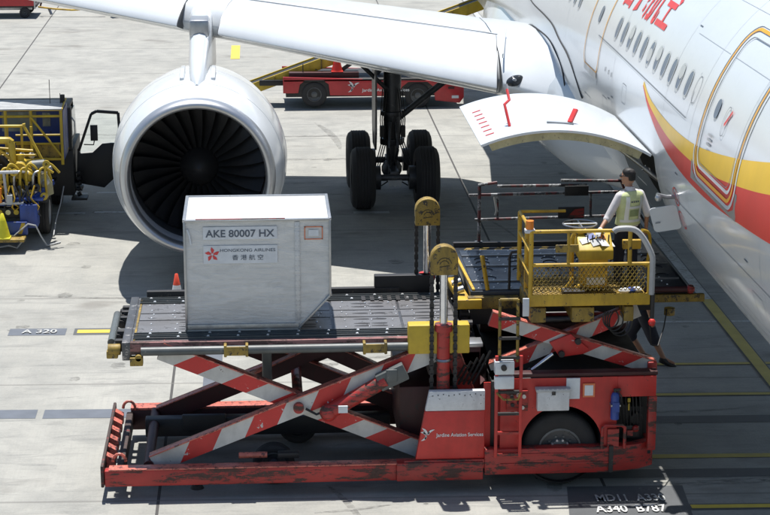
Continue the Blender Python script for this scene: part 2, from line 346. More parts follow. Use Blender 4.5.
strip(-8, -4.0, 46.05, .14, 'mwhitef'); strip(-3.8, -2.9, 46.0, .14, 'mwhitef'); strip(-2.7, 0, 46.0, .14, 'mwhitef')
strip(-8, -3.9, 44.05, .14, 'mwhitef'); strip(-3.7, -2.7, 44.0, .14, 'mwhitef'); strip(-2.5, 0, 44, .14, 'mwhitef')
strip(-2.0, 8, 36.35, .16, 'mwhitef')
strip(2.1, 2.9, 43.6, .20, 'mwhitef'); strip(2.2, 2.8, 46.4, .2, 'mwhitef')
def lane(x, y0, y1, w, mat, z):
    b = MB(); n = int((y1-y0)/1.5)+1
    for i in range(n):
        a, c = y0+(y1-y0)*i/n, y0+(y1-y0)*(i+1)/n; b.add([(x-w/2, a, z), (x+w/2, a, z), (x+w/2, c, z), (x-w/2, c, z)], [(0, 1, 2, 3)])
    return struct(b.build('ground_marking', mat))
lane(8.42, 6, 90, .26, 'mdark', .012); lane(8.42, 6, 36.0, .21, 'myelf', .016); lane(8.42, 36.0, 90, .21, 'mwhitef', .016)  # yellow lane; its far stretch is coloured grey-white to carry the shade
lane(-.83, 30.6, 33.6, .30, 'mgrey', .016)  # narrow slate-coloured strip running along y
lane(-.73, 65.8, 68.8, .30, 'myel', .008)
b = MB(); b.add([(4.15, 25.28, .004), (5.85, 25.20, .004), (5.95, 26.45, .004), (4.3, 26.5, .004)], [(0, 1, 2, 3)]); struct(b.build('ground_marking', 'mdark'))
def gtext(s, x, y, w, h, mat, z=.022):
    def tf(a, c, W): return (x+a/W*w, y+SK*a/W*w+c*h/.72, z)
    struct(text(s, 1, mat, 'ground_marking', None, tf, bold=.02))
gtext('A 320', -4.28, 34.58, .62, .22, 'mwhitef'); gtext('MD11  A330', 4.62, 25.88, .98, .26, 'mwhitef'); gtext('A340  B787', 4.56, 25.48, .98, .26, 'mwhite')
rs = random.Random(5)
def scuff(x, y, L_, w, a, mat='stain'):
    b = MB(); n = 14; c, s_ = cos(a), sin(a)
    for i in range(n):
        f0, f1 = i/n, (i+1)/n; w0, w1 = w*sin(pi*min(1, f0+.04))**.5, w*sin(pi*min(1, f1-.02) if f1 < 1 else .02)**.5
        k0, k1 = (f0-.5)*L_, (f1-.5)*L_; q0, q1 = .15*L_*(f0-.5)**2, .15*L_*(f1-.5)**2
        b.add([(x+k0*c-(q0-w0)*s_, y+k0*s_+(q0-w0)*c, .002), (x+k1*c-(q1-w1)*s_, y+k1*s_+(q1-w1)*c, .002), (x+k1*c-(q1+w1)*s_, y+k1*s_+(q1+w1)*c, .002), (x+k0*c-(q0+w0)*s_, y+k0*s_+(q0+w0)*c, .002)], [(0, 1, 2, 3)])
    return struct(b.build('tyre_mark', mat))
for i in range(26): scuff(rs.uniform(-8, 8), rs.uniform(25.5, 62), rs.uniform(1.0, 4.5), rs.uniform(.03, .11), rs.uniform(-.25, .25) if i % 3 else rs.uniform(1.2, 1.9))
for i in range(46):
    x, y, rr = rs.uniform(-5, 8), rs.uniform(25.3, 50), rs.uniform(.03, .16); b = MB(); n = 12; b.add([(x+rr*rs.uniform(.7, 1.2)*cos(2*pi*k/n), y+rr*1.3*rs.uniform(.7, 1.2)*sin(2*pi*k/n), .003) for k in range(n)], [tuple(range(n))]); struct(b.build('oil_spot', 'stain'))
for x, y, L_, w in ((-.4, 45.5, 5, .12), (-.1, 46.6, 4, .10), (1.2, 49.5, 5, .12), (1.4, 52.5, 4, .1), (-2.5, 49.5, 4, .09)): scuff(x, y, L_, w, rs.uniform(-.1, .1))
# ================================================================ AIRLINER
CX, CZ, R0 = 8.45, 4.85, 2.82
AL = thing('airliner', 'white twin-engine airliner with red and yellow swoosh and its cargo door raised', 'airliner', (8.45, 28, 0))
def rad(y):
    if y < 20.5: k = (20.5-y)/6.2; return R0*sqrt(max(0, 1-k**2.2)), -.55*k*k
    if y > 56: k = (y-56)/22; return R0*max(.05, 1-k**1.3), 1.6*k
    return R0, 0
def S(y, phi, off=0.0):
    """point on the right flank: phi degrees above the widest line"""
    r, dz = rad(y); p = RD(phi); return (CX-(r+off)*cos(p), y, CZ+dz+(r+off)*sin(p))
HP, BP, DY0, DY1 = -7.0, -59.0, 27.8, 30.85
ys = [14.3, 14.35, 14.6, 15, 15.6, 16.4, 17.4, 18.6, 19.6, 20.5]+[21.5+i*.9 for i in range(7)]+[27.8, 28.8, 29.8, 30.85]+[31.7+i*1.2 for i in range(21)]+[57+i*2.2 for i in range(9)]
phs = [-7+i*(-52/12) for i in range(13)]+[-59-i*(308/72) for i in range(1, 72)]
b = MB(); n = len(phs)
for y in ys:
    for p in phs: b.v.append(S(y, p))
for i in range(len(ys)-1):
    for k in range(n):
        if ys[i] >= DY0-.01 and ys[i+1] <= DY1+.01 and k < 12: continue
        b.f.append([i*n+k, i*n+(k+1) % n, (i+1)*n+(k+1) % n, (i+1)*n+k]); b.m.append(0)
FU = b.build('fuselage', 'acwhite', AL, ang=60)
def patch(poly_y, p0, p1, off, m=0, nn=None):
    """surface patch between two phi curves p0(y), p1(y)"""
    b = MB(); k = 6
    for y in poly_y:
        for j in range(k+1): b.v.append(S(y, p0(y)+(p1(y)-p0(y))*j/k, off))
    for i in range(len(poly_y)-1):
        for j in range(k): b.f.append([i*(k+1)+j, i*(k+1)+j+1, (i+1)*(k+1)+j+1, (i+1)*(k+1)+j]); b.m.append(m)
    return b
def interp(tab):
    tab = sorted(tab)
    def f(y):
        if y <= tab[0][0]: return tab[0][1]
        for i in range(len(tab)-1):
            if y <= tab[i+1][0]:
                (a, u), (c, w) = tab[i], tab[i+1]; tt = (y-a)/(c-a)
                pa = tab[i-1] if i else (a-(c-a), u-(w-u)); pc = tab[i+2] if i+2 < len(tab) else (c+(c-a), w+(w-u))
                m0 = (w-pa[1])/(c-pa[0])*(c-a); m1 = (pc[1]-u)/(pc[0]-a)*(c-a)
                return (2*tt**3-3*tt**2+1)*u+(tt**3-2*tt**2+tt)*m0+(-2*tt**3+3*tt**2)*w+(tt**3-tt**2)*m1
        return tab[-1][1]
    return f
yt = interp([(28.9, 11.8), (28.5, 9.6), (28.1, 8.2), (27.1, 6.8), (26, 6.6), (24.9, 7.8), (23.2, 12.2), (21.8, 17.2), (19.5, 27)])
yr = interp([(28.85, 10.6), (28.4, 7.6), (27.8, 5.3), (26.8, 2.9), (25.5, 2.4), (24.2, 3.7), (23.3, 5.6), (22.25, 8.4), (21.4, 11.2), (19.5, 18.5)])
rb = interp([(28.85, 10.2), (28.4, 6.4), (27.9, 3.2), (27.4, .6), (26.6, -2.0), (25.6, -3.4), (24.6, -3.6), (23.8, -3.0), (22.5, -1.2), (21.1, 1.2), (19.5, 5)])
yy = [19.5+i*.2 for i in range(47)]+[28.88]
patch(yy, yr, yt, .004).build('yellow_stripe', 'yelliv', FU); patch(yy, rb, yr, .004).build('red_stripe', 'redliv', FU)
def outline(pts, w, off, closed=True):
    """ribbon along (y,phi) points on the skin, w wide in metres"""
    b = MB(); n = len(pts); r = R0*pi/180
    for i in range(n):
        a = pts[i-1] if (closed or i) else pts[i]; c = pts[(i+1) % n] if (closed or i < n-1) else pts[i]
        dx, dp = c[0]-a[0], (c[1]-a[1])*r; L = hypot(dx, dp) or 1; nx, np_ = -dp/L*w/2, dx/L*w/2/r
        b.v += [S(pts[i][0]+nx, pts[i][1]+np_, off), S(pts[i][0]-nx, pts[i][1]-np_, off)]
    for i in range(n if closed else n-1):
        j = (i+1) % n; b.f.append([2*i, 2*j, 2*j+1, 2*i+1]); b.m.append(0)
    return b
def oval(y, p, ry, rp, n=28, e=2.4):
    return [(y+ry*math.copysign(abs(cos(2*pi*i/n))**(2/e), cos(2*pi*i/n)), p+rp*math.copysign(abs(sin(2*pi*i/n))**(2/e), sin(2*pi*i/n))) for i in range(n)]
def disc(pts, c, off):
    b = MB(); b.v = [S(c[0], c[1], off)]+[S(y, p, off) for y, p in pts]; n = len(pts)
    b.f = [[0, 1+i, 1+(i+1) % n] for i in range(n)]; b.m = [0]*n; return b
for k in list(range(11))+[17, 18, 19, 20, 21, 22]:
    y = 26.36+.532*k; p = 20.0
    w = disc(oval(y, p, .115, 3.5), (y, p), .005).build('cabin_window', 'cabin', FU)
    if k in (1, 4, 5, 8, 18): disc(oval(y, p+(1.4 if k != 5 else -.6), .105, 2.0), (y, p+(1.4 if k != 5 else -.6)), .008).build('window_blind', 'acgrey', w)
    outline(oval(y, p, .13, 3.8), .026, .010).build('window_frame', 'acgrey', w)
outline(oval(25.85, 20, .13, 3.8), .012, .005).build('blanked_window', 'line', FU)
outline([(33, 13.4), (31.6, 13.2), (28.4, 12.3), (25.95, 11.6), (25.92, 19.2)], .014, .006, False).build('panel_seam', 'line', FU)
outline([(25.95, 24), (25.94, 50)], .008, .006, False).build('panel_seam', 'line', FU)
outline([(22.0, -30), (26, -31), (31, -33)][:2]+[(27.2, -31.5)], .010, .005, False).build('panel_seam', 'line', FU)
outline([(20.8, -12), (27.2, -14)], .010, .005, False).build('panel_seam', 'line', FU)
def rrect(y0, y1, p0, p1, c, n=6):
    r = R0*pi/180; cp = c/r; out = []
    for cy, cp_, a0 in ((y1-c, p1-cp, 0), (y0+c, p1-cp, 90), (y0+c, p0+cp, 180), (y1-c, p0+cp, 270)):
        for i in range(n+1): a = RD(a0+90*i/n); out.append((cy+c*cos(a), cp_+cp*sin(a)))
    # add points along the long sides so the ribbon follows the curve
    res = []
    for i in range(len(out)):
        a, d = out[i], out[(i+1) % len(out)]; res.append(a)
        L = max(abs(a[0]-d[0]), abs(a[1]-d[1])*r); kk = int(L/.12)
        for j in range(1, kk): res.append((a[0]+(d[0]-a[0])*j/kk, a[1]+(d[1]-a[1])*j/kk))
    return res
DB = 1.2
# front passenger door with its orange outline
b = outline(rrect(22.98, 25.06, DB, 42.5, .28), .048, .012)
PD = b.build('passenger_door', 'orangeline', AL)
outline(rrect(22.88, 25.16, DB-1.5, 44.0, .34), .05, .009).build('door_border', 'acwhite', PD)
outline(rrect(23.08, 24.96, DB+2, 40.5, .2), .045, .009).build('door_border', 'acwhite', PD)
outline(rrect(23.14, 24.90, DB+3, 40.0, .2), .012, .013).build('door_seam', 'line', PD)
b = MB(); pl = [(y, p+DB+2.6) for y, p in [(22.76, 1.0), (22.76, -5.6), (25.25, -5.6), (25.25, -.5), (25.15, -1.0), (25.14, -3.2), (24.9, -4.7), (23.1, -4.7), (22.88, -3.2), (22.86, 1.0)]]
b.v = [S(y, p, .007) for y, p in pl]; b.f = [[0, 1, 8, 9], [1, 7, 8], [1, 2, 6, 7], [2, 5, 6], [2, 3, 4, 5]]; b.m = [0]*5; b.build('door_sill_plate', 'steel', PD)
disc(oval(24.55, 19.6, .10, 2.6), (24.55, 19.6), .012).build('door_window', 'cabin', PD)
outline([(24.02, 17.2), (23.86, 21.4)], .05, .014, False).build('door_handle', 'redtext', PD)
outline(oval(24.02, 18.2, .10, 3.8), .012, .013).build('handle_recess', 'line', PD)
for y, p in ((24.5, 12.6), (24.5, 11.4), (24.5, 10.2)): outline([(y-.12, p), (y+.10, p)], .03, .013, False).build('door_notice', 'lgrey', PD)
# overwing-side emergency door
b = outline(rrect(32.62, 34.0, 1.0, 40, .22), .045, .010); ED = b.build('emergency_door', 'orangeline', AL)
disc(oval(33.3, 20, .10, 3.0), (33.3, 20), .010).build('door_window', 'cabin', ED)
outline([(32.7, .2), (33.9, .2)], .10, .012, False).build('door_sill_plate', 'steel', ED)
outline([(32.62, -2.6), (32.62, 1), (34.0, 1)][:2], .03, .011, False).build('door_seam', 'line', ED)
for y in (31.9, 31.6, 31.35): outline([(y, 4.5), (y, 6.0)], .04, .008, False).build('drain_slot', 'line', FU)
for y, p0_, p1_ in ((21.6, -60, 60), (25.6, -55, 60), (27.35, -70, 55), (31.25, -60, 60), (36.2, 0, 60), (39.9, 10, 60)):
    outline([(y, p0_+(p1_-p0_)*i/40) for i in range(41)], .007, .003, False).build('skin_joint', 'line2', FU)
for p in (-27, -47, 47, 33): outline([(20.6+i*.5, p) for i in range(14)], .007, .003, False).build('skin_joint', 'line2', FU)
for y, p, w_, h_ in ((22.0, -21, .25, 5), (26.9, -40, .3, 5), (21.2, 30, .2, 3), (31.9, -8, .22, 4), (30.2, 3, .16, 3), (24.0, -33, .2, 6), (33.8, -14, .3, 4)):
    outline(rrect(y-w_, y+w_, p-h_, p+h_, .04), .009, .004).build('access_panel', 'line', FU)
for y, p in ((26.2, -5), (22.3, -9), (27.2, 35), (31.2, -1.5), (31.5, -3)): outline([(y-.08, p), (y+.08, p)], .018, .004, False).build('stencil', 'inktext', FU)
outline([(27.62, p) for p in range(-60, -6, 3)], .02, .004, False).build('door_seam', 'line', FU)
for k in range(14): y = 21+random.random()*13; p = random.uniform(-60, -20); outline([(y, p), (y+random.uniform(.3, 1.2), p-1)], random.uniform(.01, .05), .003, False).build('grime_streak', 'streak', FU)
# company characters along the flank (read towards the nose)
TS = 1.05
def tfc(a, c, W): return S(32.30-a/W*3.45, 29.0+c*TS/(R0*pi/180), .007)
text('香港航空', 1, 'redtext', 'company_lettering', FU, tfc, sub=.08, bold=.012, sx=1)
# little round service markings and the opened service panel
for y, p in ((26.42, -12.6), (26.35, -19.2)):
    outline(oval(y, p, .17, 2.5, e=2), .022, .006).build('service_ring', 'redtext', FU); outline([(y-.06, p-1.2), (y+.05, p+1.2)], .04, .008, False).build('service_mark', 'redtext', FU)
# ---- cargo hold opening
b = MB(); arc = [(BP+(HP-BP)*i/12) for i in range(13)]
for y in (DY0, DY1):
    o = len(b.v)
    for p in arc: b.v += [S(y, p, 0), S(y, p, -.22)]
    for i in range(12): b.f.append([o+2*i, o+2*i+2, o+2*i+3, o+2*i+1]); b.m.append(0)
for p in (BP, HP):
    o = len(b.v); b.v += [S(DY0, p), S(DY1, p), S(DY1, p, -.22), S(DY0, p, -.22)]; b.f.append([o, o+1, o+2, o+3]); b.m.append(0)
b.build('door_frame', 'acgrey', AL)
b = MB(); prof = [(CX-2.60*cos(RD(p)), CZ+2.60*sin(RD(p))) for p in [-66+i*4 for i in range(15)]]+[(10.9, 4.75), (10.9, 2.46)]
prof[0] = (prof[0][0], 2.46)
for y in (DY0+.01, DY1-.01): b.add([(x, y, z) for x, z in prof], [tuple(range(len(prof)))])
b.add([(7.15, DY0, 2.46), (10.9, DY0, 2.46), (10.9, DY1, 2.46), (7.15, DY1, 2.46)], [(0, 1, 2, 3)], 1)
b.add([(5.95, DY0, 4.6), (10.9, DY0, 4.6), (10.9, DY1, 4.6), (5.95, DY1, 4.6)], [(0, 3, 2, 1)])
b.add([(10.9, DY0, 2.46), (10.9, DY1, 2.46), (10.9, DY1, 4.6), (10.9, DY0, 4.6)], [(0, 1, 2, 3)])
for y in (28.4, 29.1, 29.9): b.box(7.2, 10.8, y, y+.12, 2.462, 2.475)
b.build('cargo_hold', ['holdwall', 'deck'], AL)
# ---- raised cargo door: a curved panel hinged along its top edge
hx, hy, hz = S(0, HP)[0], 0, CZ+R0*sin(RD(HP))
hx = CX-R0*cos(RD(HP))
rot = None
arcs = [HP+(BP-HP)*i/20 for i in range(21)]
th = RD(127)
def dp(p, off, y):
    x, z = CX-(R0+off)*cos(RD(p))-hx, CZ+(R0+off)*sin(RD(p))-hz
    # swing outwards (towards -x) and up about the hinge
    return (hx-.03+(x*cos(th)+z*sin(th)), y, hz+.03+(-x*sin(th)+z*cos(th)))
def doorshell(off0, off1, y0, y1, a0=0, a1=20):
    b = MB(); k = a1-a0+1
    for y in (y0, y1):
        for of in (off0, off1):
            for i in range(a0, a1+1): b.v.append(dp(arcs[i], of, y))
    for i in range(k-1):
        b.f += [[i, i+1, k+i+1, k+i], [2*k+i, 3*k+i, 3*k+i+1, 2*k+i+1], [i, 2*k+i, 2*k+i+1, i+1], [k+i, k+i+1, 3*k+i+1, 3*k+i]]
    b.f += [[0, k, 3*k, 2*k], [k-1, 3*k-1, 4*k-1, 2*k-1]]; b.m += [0]*(len(b.f)-len(b.m)); return b
CD = doorshell(-.035, 0, DY0, DY1).build('cargo_door', 'wingwhite', AL)
doorshell(-.15, -.037, DY0+.04, DY1-.04, 1, 19).build('door_inner_frame', 'primer', CD)
for i in range(7):
    y = DY0+.45+i*.30; a = dp(arcs[18], .005, y); c = dp(arcs[19], .004, y); MB().beam(a, c, .03, .010).build('latch_slot', 'redtext', CD)
def onarc(f, off, y): return dp(HP+(BP-HP)*f, off, y)
b = MB(); y = DY1-1.0
b.tube([onarc(.80, .0, DY0+.62), onarc(.80, .20, DY0+.72), onarc(.80, .30, DY0+.78), onarc(.77, .34, DY0+.84), onarc(.77, .48, DY0+.95)], .022)
b.build('lock_lever', 'redtext', CD)
MB().cyl(onarc(.77, .46, DY0+.95), onarc(.77, .55, DY0+.98), .026).build('lever_grip', 'lgrey', CD)
MB().beam(onarc(.46, .02, DY0+.55), onarc(.43, .20, DY0+.66), .07, .04).build('lock_handle', 'redtext', CD)
MB().beam(onarc(.59, .012, DY0+.56), onarc(.44, .012, DY0+.52), .08, .02).build('handle_recess', 'line', CD)
for y in (DY0+.25, DY1-.25):
    b = MB(); q = onarc(.16, -.15, y); p0 = (hx+.35, y, hz-.55); b.cyl(p0, V(p0).lerp(V(q), .55), .045); b.cyl(V(p0).lerp(V(q), .5), q, .028); b.build('door_actuator', 'steel', CD)
# small open service flap beside the operator
p0, p1 = V(S(26.45, -15, .02)), V(S(26.6, -23, .02))
b = MB(); a = V((-.38, -.02, -.05)); n_ = 5
e2 = p1-p0; q = []
for cu, cv, a0 in ((.14, .14, 180), (.86, .14, 270), (.86, .86, 0), (.14, .86, 90)):
    for k in range(5): an = RD(a0+22.5*k); q.append(p0+a*(cu+.14*cos(an))+e2*(cv+.14*sin(an)))
nq = len(q)
for t_ in (0, .02): b.v += [tuple(v+V((0, t_, 0))) for v in q]
b.f = [list(range(nq)), list(range(2*nq-1, nq-1, -1))]+[[i, i+nq, (i+1) % nq+nq, (i+1) % nq] for i in range(nq)]; b.m = [0]*(nq+2)
SP = b.build('service_panel', 'acwhite', AL)
b = MB(); c0 = p0.lerp(p1, .5)+a*.5
b.add([tuple(c0+V((-.02, -.006, .03))), tuple(c0+V((.12, -.006, .05))), tuple(c0+V((.12, -.006, .062))), tuple(c0+V((-.02, -.006, .042)))], [(0, 1, 2, 3)]); b.add([tuple(c0+V((-.14, -.006, -.07))), tuple(c0+V((-.07, -.006, -.06))), tuple(c0+V((-.07, -.006, -.04))), tuple(c0+V((-.14, -.006, -.05)))], [(0, 1, 2, 3)]); b.build('panel_notice', 'line', SP)
b = MB(); b.tube([S(26.5, -13, .0), S(26.5, -12.5, .12), V(S(26.45, -12, .22))+V((-.04, 0, .04))], .03); b.ball(V(S(26.45, -12, .24)), .05); b.build('service_nozzle', 'steel', AL)
# ---- belly fairing
b = MB(); st = [(32.6, .0), (32.9, .25), (33.6, .5), (34.8, .76), (36.5, .93), (38.5, 1), (46, 1), (50, .85), (54, .35), (55, .05)]; nn = 40
for y, k in st:
    hw, hh, zc = .6+2.55*k, .35+1.05*k, 3.55-.22*k
    for j in range(nn):
        a = 2*pi*j/nn; e = .72; b.v.append((CX-hw*math.copysign(abs(cos(a))**e, cos(a)), y, zc+hh*math.copysign(abs(sin(a))**e, sin(a))))
for i in range(len(st)-1):
    for j in range(nn): b.f.append([i*nn+j, i*nn+(j+1) % nn, (i+1)*nn+(j+1) % nn, (i+1)*nn+j]); b.m.append(0)
b.build('belly_fairing', 'acgrey', AL, ang=60)
# ---- wing
def LEy(x): return 41.4-.58*(x+1)
def LEz(x): return 4.28-.115*(x-.94)
UP = [(0, -.06), (.05, .02), (.16, .12), (.34, .25), (.75, .47), (1.4, .66), (2.2, .71), (3.1, .74), (4.2, .70), (6, .48), (8, .2), (9.8, -.28)]
LO = [(9.8, -.32), (8, -.30), (6, -.42), (4, -.58), (2.2, -.55), (1.2, -.42), (.5, -.28), (.15, -.17), (.03, -.08)]
def wsec(x, fwd=0, th=1, ch=None):
    k = 1-max(0, (4.5-x))*.045; k = max(.25, k) if ch is None else ch
    return [(x, LEy(x)-fwd+d*k, LEz(x)+h*th*max(.3, k)) for d, h in UP+LO]
def loft(secs):
    b = MB(); n = len(secs[0])
    for s in secs: b.v += s
    for i in range(len(secs)-1):
        for k in range(n): b.f.append([i*n+k, i*n+(k+1) % n, (i+1)*n+(k+1) % n, (i+1)*n+k]); b.m.append(0)
    b.f += [list(range(n)), list(range((len(secs)-1)*n, len(secs)*n))]; b.m += [0, 0]; return b
def wmain(x):
    return [(a, b+(.34 if b < LEy(x)+.6 else .0)*max(0, 1-(b-LEy(x))/.6), c) for a, b, c in wsec(x)]
secs = [wmain(x) for x in (-18, -12, -8, -4, -2, 0, 2, 4, 4.72)]
WG = loft(secs).build('wing', 'wingwhite', AL, ang=50)
b = loft([wsec(4.74, .02, 1.0), wsec(5.0, .12, 1.06), wsec(5.4, .40, 1.14), wsec(5.8, .9, 1.22), wsec(6.4, 1.7, 1.3), wsec(7.2, 2.2, 1.3)]); b.build('wing_root_fairing', 'wingwhite', AL, ang=60)
SU = [(1.55, .69), (.95, .55), (.55, .39), (.28, .21), (.10, .04), (.0, -.08), (-.02, -.14), (.02, -.18), (.14, -.215), (.45, -.30), (.50, -.24)]
def slat(xa, xb):
    b = MB(); xs = [xa+(xb-xa)*i/8 for i in range(9)]; n = len(SU)
    for x in xs:
        k = max(.3, 1-max(0, 4.5-x)*.045); b.v += [(x+(.32 if x < 4 else .1)*d*k, LEy(x)-.035+d*k-.58*(.32 if x < 4 else .1)*d*k*0, LEz(x)+(h+.028)*k) for d, h in SU]
    for i in range(8):
        for k in range(n): b.f.append([i*n+k, i*n+(k+1) % n, (i+1)*n+(k+1) % n, (i+1)*n+k]); b.m.append(0)
    b.f += [list(range(n)), list(range(8*n, 9*n))]; b.m += [0, 0]; SL = b.build('slat', 'wingwhite', WG, ang=50)
    for e, dx in ((0, -.012), (8, .012)): c = MB(); c.add([(p[0]+dx, p[1], p[2]) for p in b.v[e*n:(e+1)*n]]+[(p[0], p[1], p[2]) for p in b.v[e*n:(e+1)*n]], [tuple(range(n))]+[(i, (i+1) % n, (i+1) % n+n, i+n) for i in range(n)]); c.build('slat_end_cap', 'hydraulic', SL)
    return SL
slat(-17, -1.66); slat(-.80, 4.62)
b = MB(); b.tube([(x, LEy(x)+1.56*(1-max(0, 4.5-x)*.045), LEz(x)+(.732)*(1-max(0, 4.5-x)*.045)) for x in [-.2+i*.25 for i in range(21)]], .009, 5); b.build('panel_seam', 'line', WG)  # slat gap, its shading line drawn as a dark tube
b = MB(); b.tube([(x, LEy(x)+1.56*(1-max(0, 4.5-x)*.045), LEz(x)+(.732)*(1-max(0, 4.5-x)*.045)) for x in [-8+i*.5 for i in range(14)]], .009, 5); b.build('panel_seam', 'line', WG)  # same drawn shading line along the outboard slat gap
for i in range(9):
    b = MB(); x = -.2+i*.5; k = 1-max(0, 4.5-x)*.045; b.beam((x, LEy(x)+1.62*k, LEz(x)+.80*k), (x+.02, LEy(x)+1.95*k, LEz(x)+.84*k), .015, .006); b.beam((x-.12, LEy(x)+1.60*k, LEz(x)+.80*k), (x+.12, LEy(x)+1.52*k, LEz(x)+.80*k), .015, .006); b.v = [(p[0], p[1], p[2]-.11*k) for p in b.v]; b.build('slat_track_mark', 'line', WG)
# root landing light
def rootpt(x, d, h): return (x, LEy(x)-.12+d, LEz(x)+h)
b = MB(); cn = V((4.95, 37.88, 3.92))
ll = MB(); ll.ball((0, 0, 0), .17, 20, 0, (1.15, .42, .62)); ll.xf(Matrix.Translation(tuple(cn)) @ Matrix.Rotation(RD(-14), 4, 'Y') @ Matrix.Rotation(RD(18), 4, 'Z') @ Matrix.Rotation(RD(-22), 4, 'X')); LLo = ll.build('landing_light', 'dglass', AL, ang=80)
ll = MB(); ll.ball((0, 0, 0), .055, 12, 0, (1, .5, .9)); ll.v = [(x+cn.x-.03, y+cn.y-.055, z+cn.z+.01) for x, y, z in ll.v]; ll.build('lamp_reflector', 'steel', LLo)
# seam lines of the wing-body fairing
q1 = [(3.56, 40.94, 4.665), (3.98, 40.96, 4.635), (4.5, 40.04, 4.555), (4.94, 39.79, 4.555)]
MB().tube(smooth([(5.30, 41.6, 4.5), (5.60, 41.0, 4.56), (5.635, 40.07, 4.62), (5.635, 38.35, 4.67), (5.64, 37.34, 4.55), (5.675, 36.75, 4.34), (5.70, 36.45, 4.0)]), .016, 6).build('panel_seam', 'rubber', AL)
for dx, rr in ((0, .014), (.10, .008)): MB().tube(smooth([(5.66, 42.0+dx, 5.35), (5.64, 40.88+dx, 5.08), (5.632, 38.83+dx, 5.05), (5.628, 37.72+dx, 5.01), (5.625, 36.77+dx, 4.86), (5.63, 35.56+dx, 4.68), (5.70, 34.5+dx, 4.17)]), rr, 6).build('panel_seam', 'rubber', AL)
b = MB(); b.beam((4.76, 38.35, 4.33), (4.95, 39.5, 4.66), .03, .10); b.build('slat_end_bracket', 'wingwhite', AL, bev=.01)
# ---- pylon
b = MB()
for y, hw, z0, z1 in ((37.9, .05, 3.78, 3.92), (38.3, .14, 3.6, 4.10), (39.2, .18, 3.5, 4.30), (40.4, .20, 3.4, 4.55), (41.5, .23, 3.4, 4.82), (43.2, .27, 3.5, 4.95), (45.5, .15, 3.6, 4.6)):
    for x, z in ((-hw, z0), (-hw, z1-.15), (-hw*.6, z1-.03), (0, z1), (hw*.6, z1-.03), (hw, z1-.15), (hw, z0)): b.v.append((-1.16+x, y, z))
for i in range(6):
    for k in range(7): b.f.append([i*7+k, i*7+(k+1) % 7, (i+1)*7+(k+1) % 7, (i+1)*7+k]); b.m.append(0)
b.f += [list(range(7)), list(range(42, 49))]; b.m += [0, 0]
PY = b.build('pylon', 'wingwhite', AL, ang=50)
MB().box(-1.36, -.96, 40.35, 41.1, 4.45, 4.80).build('pylon_fairing_band', 'steel', PY, bev=.05)
for s in (-1, 1): MB().prism([(38.4, 3.96), (38.6, 4.04), (39.3, 4.06), (39.3, 3.9), (38.4, 3.85)], 'x', -1.16+s*.30-.045, -1.16+s*.30+.045).build('pylon_root_lug', 'wingwhite', PY, bev=.03)
# ---- engine
EX, EY, EZ = -1.16, 37.0, 2.26
tilt = Matrix.Translation((EX, EY, EZ)) @ Matrix.Rotation(RD(-1.2), 4, 'X') @ Matrix.Diagonal((1.03, 1, 1.045, 1)) @ Matrix.Translation((-EX, -EY, -EZ))
b = MB(); b.lathe([(1.435, .30), (1.52, .55), (1.60, 1.0), (1.655, 1.6), (1.67, 2.3), (1.64, 3.1), (1.55, 4.0), (1.38, 4.9), (1.18, 5.6), (1.10, 5.6), (1.0, 5.0)], (EX, EY, EZ), 'y', 96); b.xf(tilt)
EN = b.build('engine', 'wingwhite', AL, ang=40)
b = MB(); b.lathe([(1.437, .29), (1.43, .16), (1.405, .06), (1.36, .005), (1.32, 0), (1.28, .03), (1.255, .12), (1.245, .24)], (EX, EY, EZ), 'y', 96); b.xf(tilt); b.build('inlet_lip', 'alu', EN, ang=60)
b = MB(); b.lathe([(1.246, .235), (1.25, .5), (1.262, .75)], (EX, EY, EZ), 'y', 96); b.xf(tilt); b.build('inlet_liner', 'lgrey', EN, ang=60)
b = MB(); b.lathe([(1.262, .75), (1.265, 1.0), (1.27, 1.9), (.5, 2.0), (.4, 1.9)], (EX, EY, EZ), 'y', 96); b.xf(tilt); b.build('fan_casing', 'inner', EN, ang=60)
b = MB(); b.lathe([(.002, .95), (.08, .99), (.18, 1.09), (.30, 1.24), (.42, 1.42), (.46, 1.55), (.46, 1.9)], (EX, EY, EZ), 'y', 40); b.xf(tilt); b.build('spinner', 'blade', EN, ang=60)
NB = 26
for k in range(NB):
    b = MB(); a0 = 2*pi*k/NB; rs = [.36, .55, .75, .95, 1.12, 1.25]
    for r in rs:
        u = (r-.36)/.89; tw = RD(28+38*u); cw = .19+.13*u; sw = .10*u*u-.03*u; y = 1.42-.05*u
        for s_, th_ in ((-1, 0), (-.3, .018), (.5, .016), (1, 0), (.5, -.012), (-.3, -.014)):
            tx = s_*cw*sin(tw)+th_*cos(tw); ty = s_*cw*cos(tw)-th_*sin(tw)
            ang = a0+sw+tx/max(r, .3); b.v.append((EX+r*cos(ang), EY+y+ty, EZ+r*sin(ang)))
    for i in range(len(rs)-1):
        for j in range(6): b.f.append([i*6+j, i*6+(j+1) % 6, (i+1)*6+(j+1) % 6, (i+1)*6+j]); b.m.append(0)
    b.xf(tilt); b.build('fan_blade', 'blade', EN, ang=50)
b = MB(); b.lathe([(1.448, 1.52/4), (1.452, .40)], (EX, EY, EZ), 'y', 96); b.v = [(x, y, z) for x, y, z in b.v]; b.xf(tilt)
for rr, yy_ in ((1.602, 1.0), (1.671, 2.3)): b = MB(); b.lathe([(rr-.004, yy_-.006), (rr+.003, yy_), (rr-.002, yy_+.006)], (EX, EY, EZ), 'y', 96); b.xf(tilt); b.build('cowl_seam', 'line2', EN)
for a in (35, 62, 118, 145, 200, 340):
    a_ = RD(a); b = MB(); rr = 1.635; q = V((EX+rr*cos(a_), EY+1.35, EZ+rr*sin(a_)+.02)); b.beam(q, q+V((0, .22, 0)), .10, .012, up=(cos(a_), 0, sin(a_))); b.build('cowl_latch', 'line2', EN)
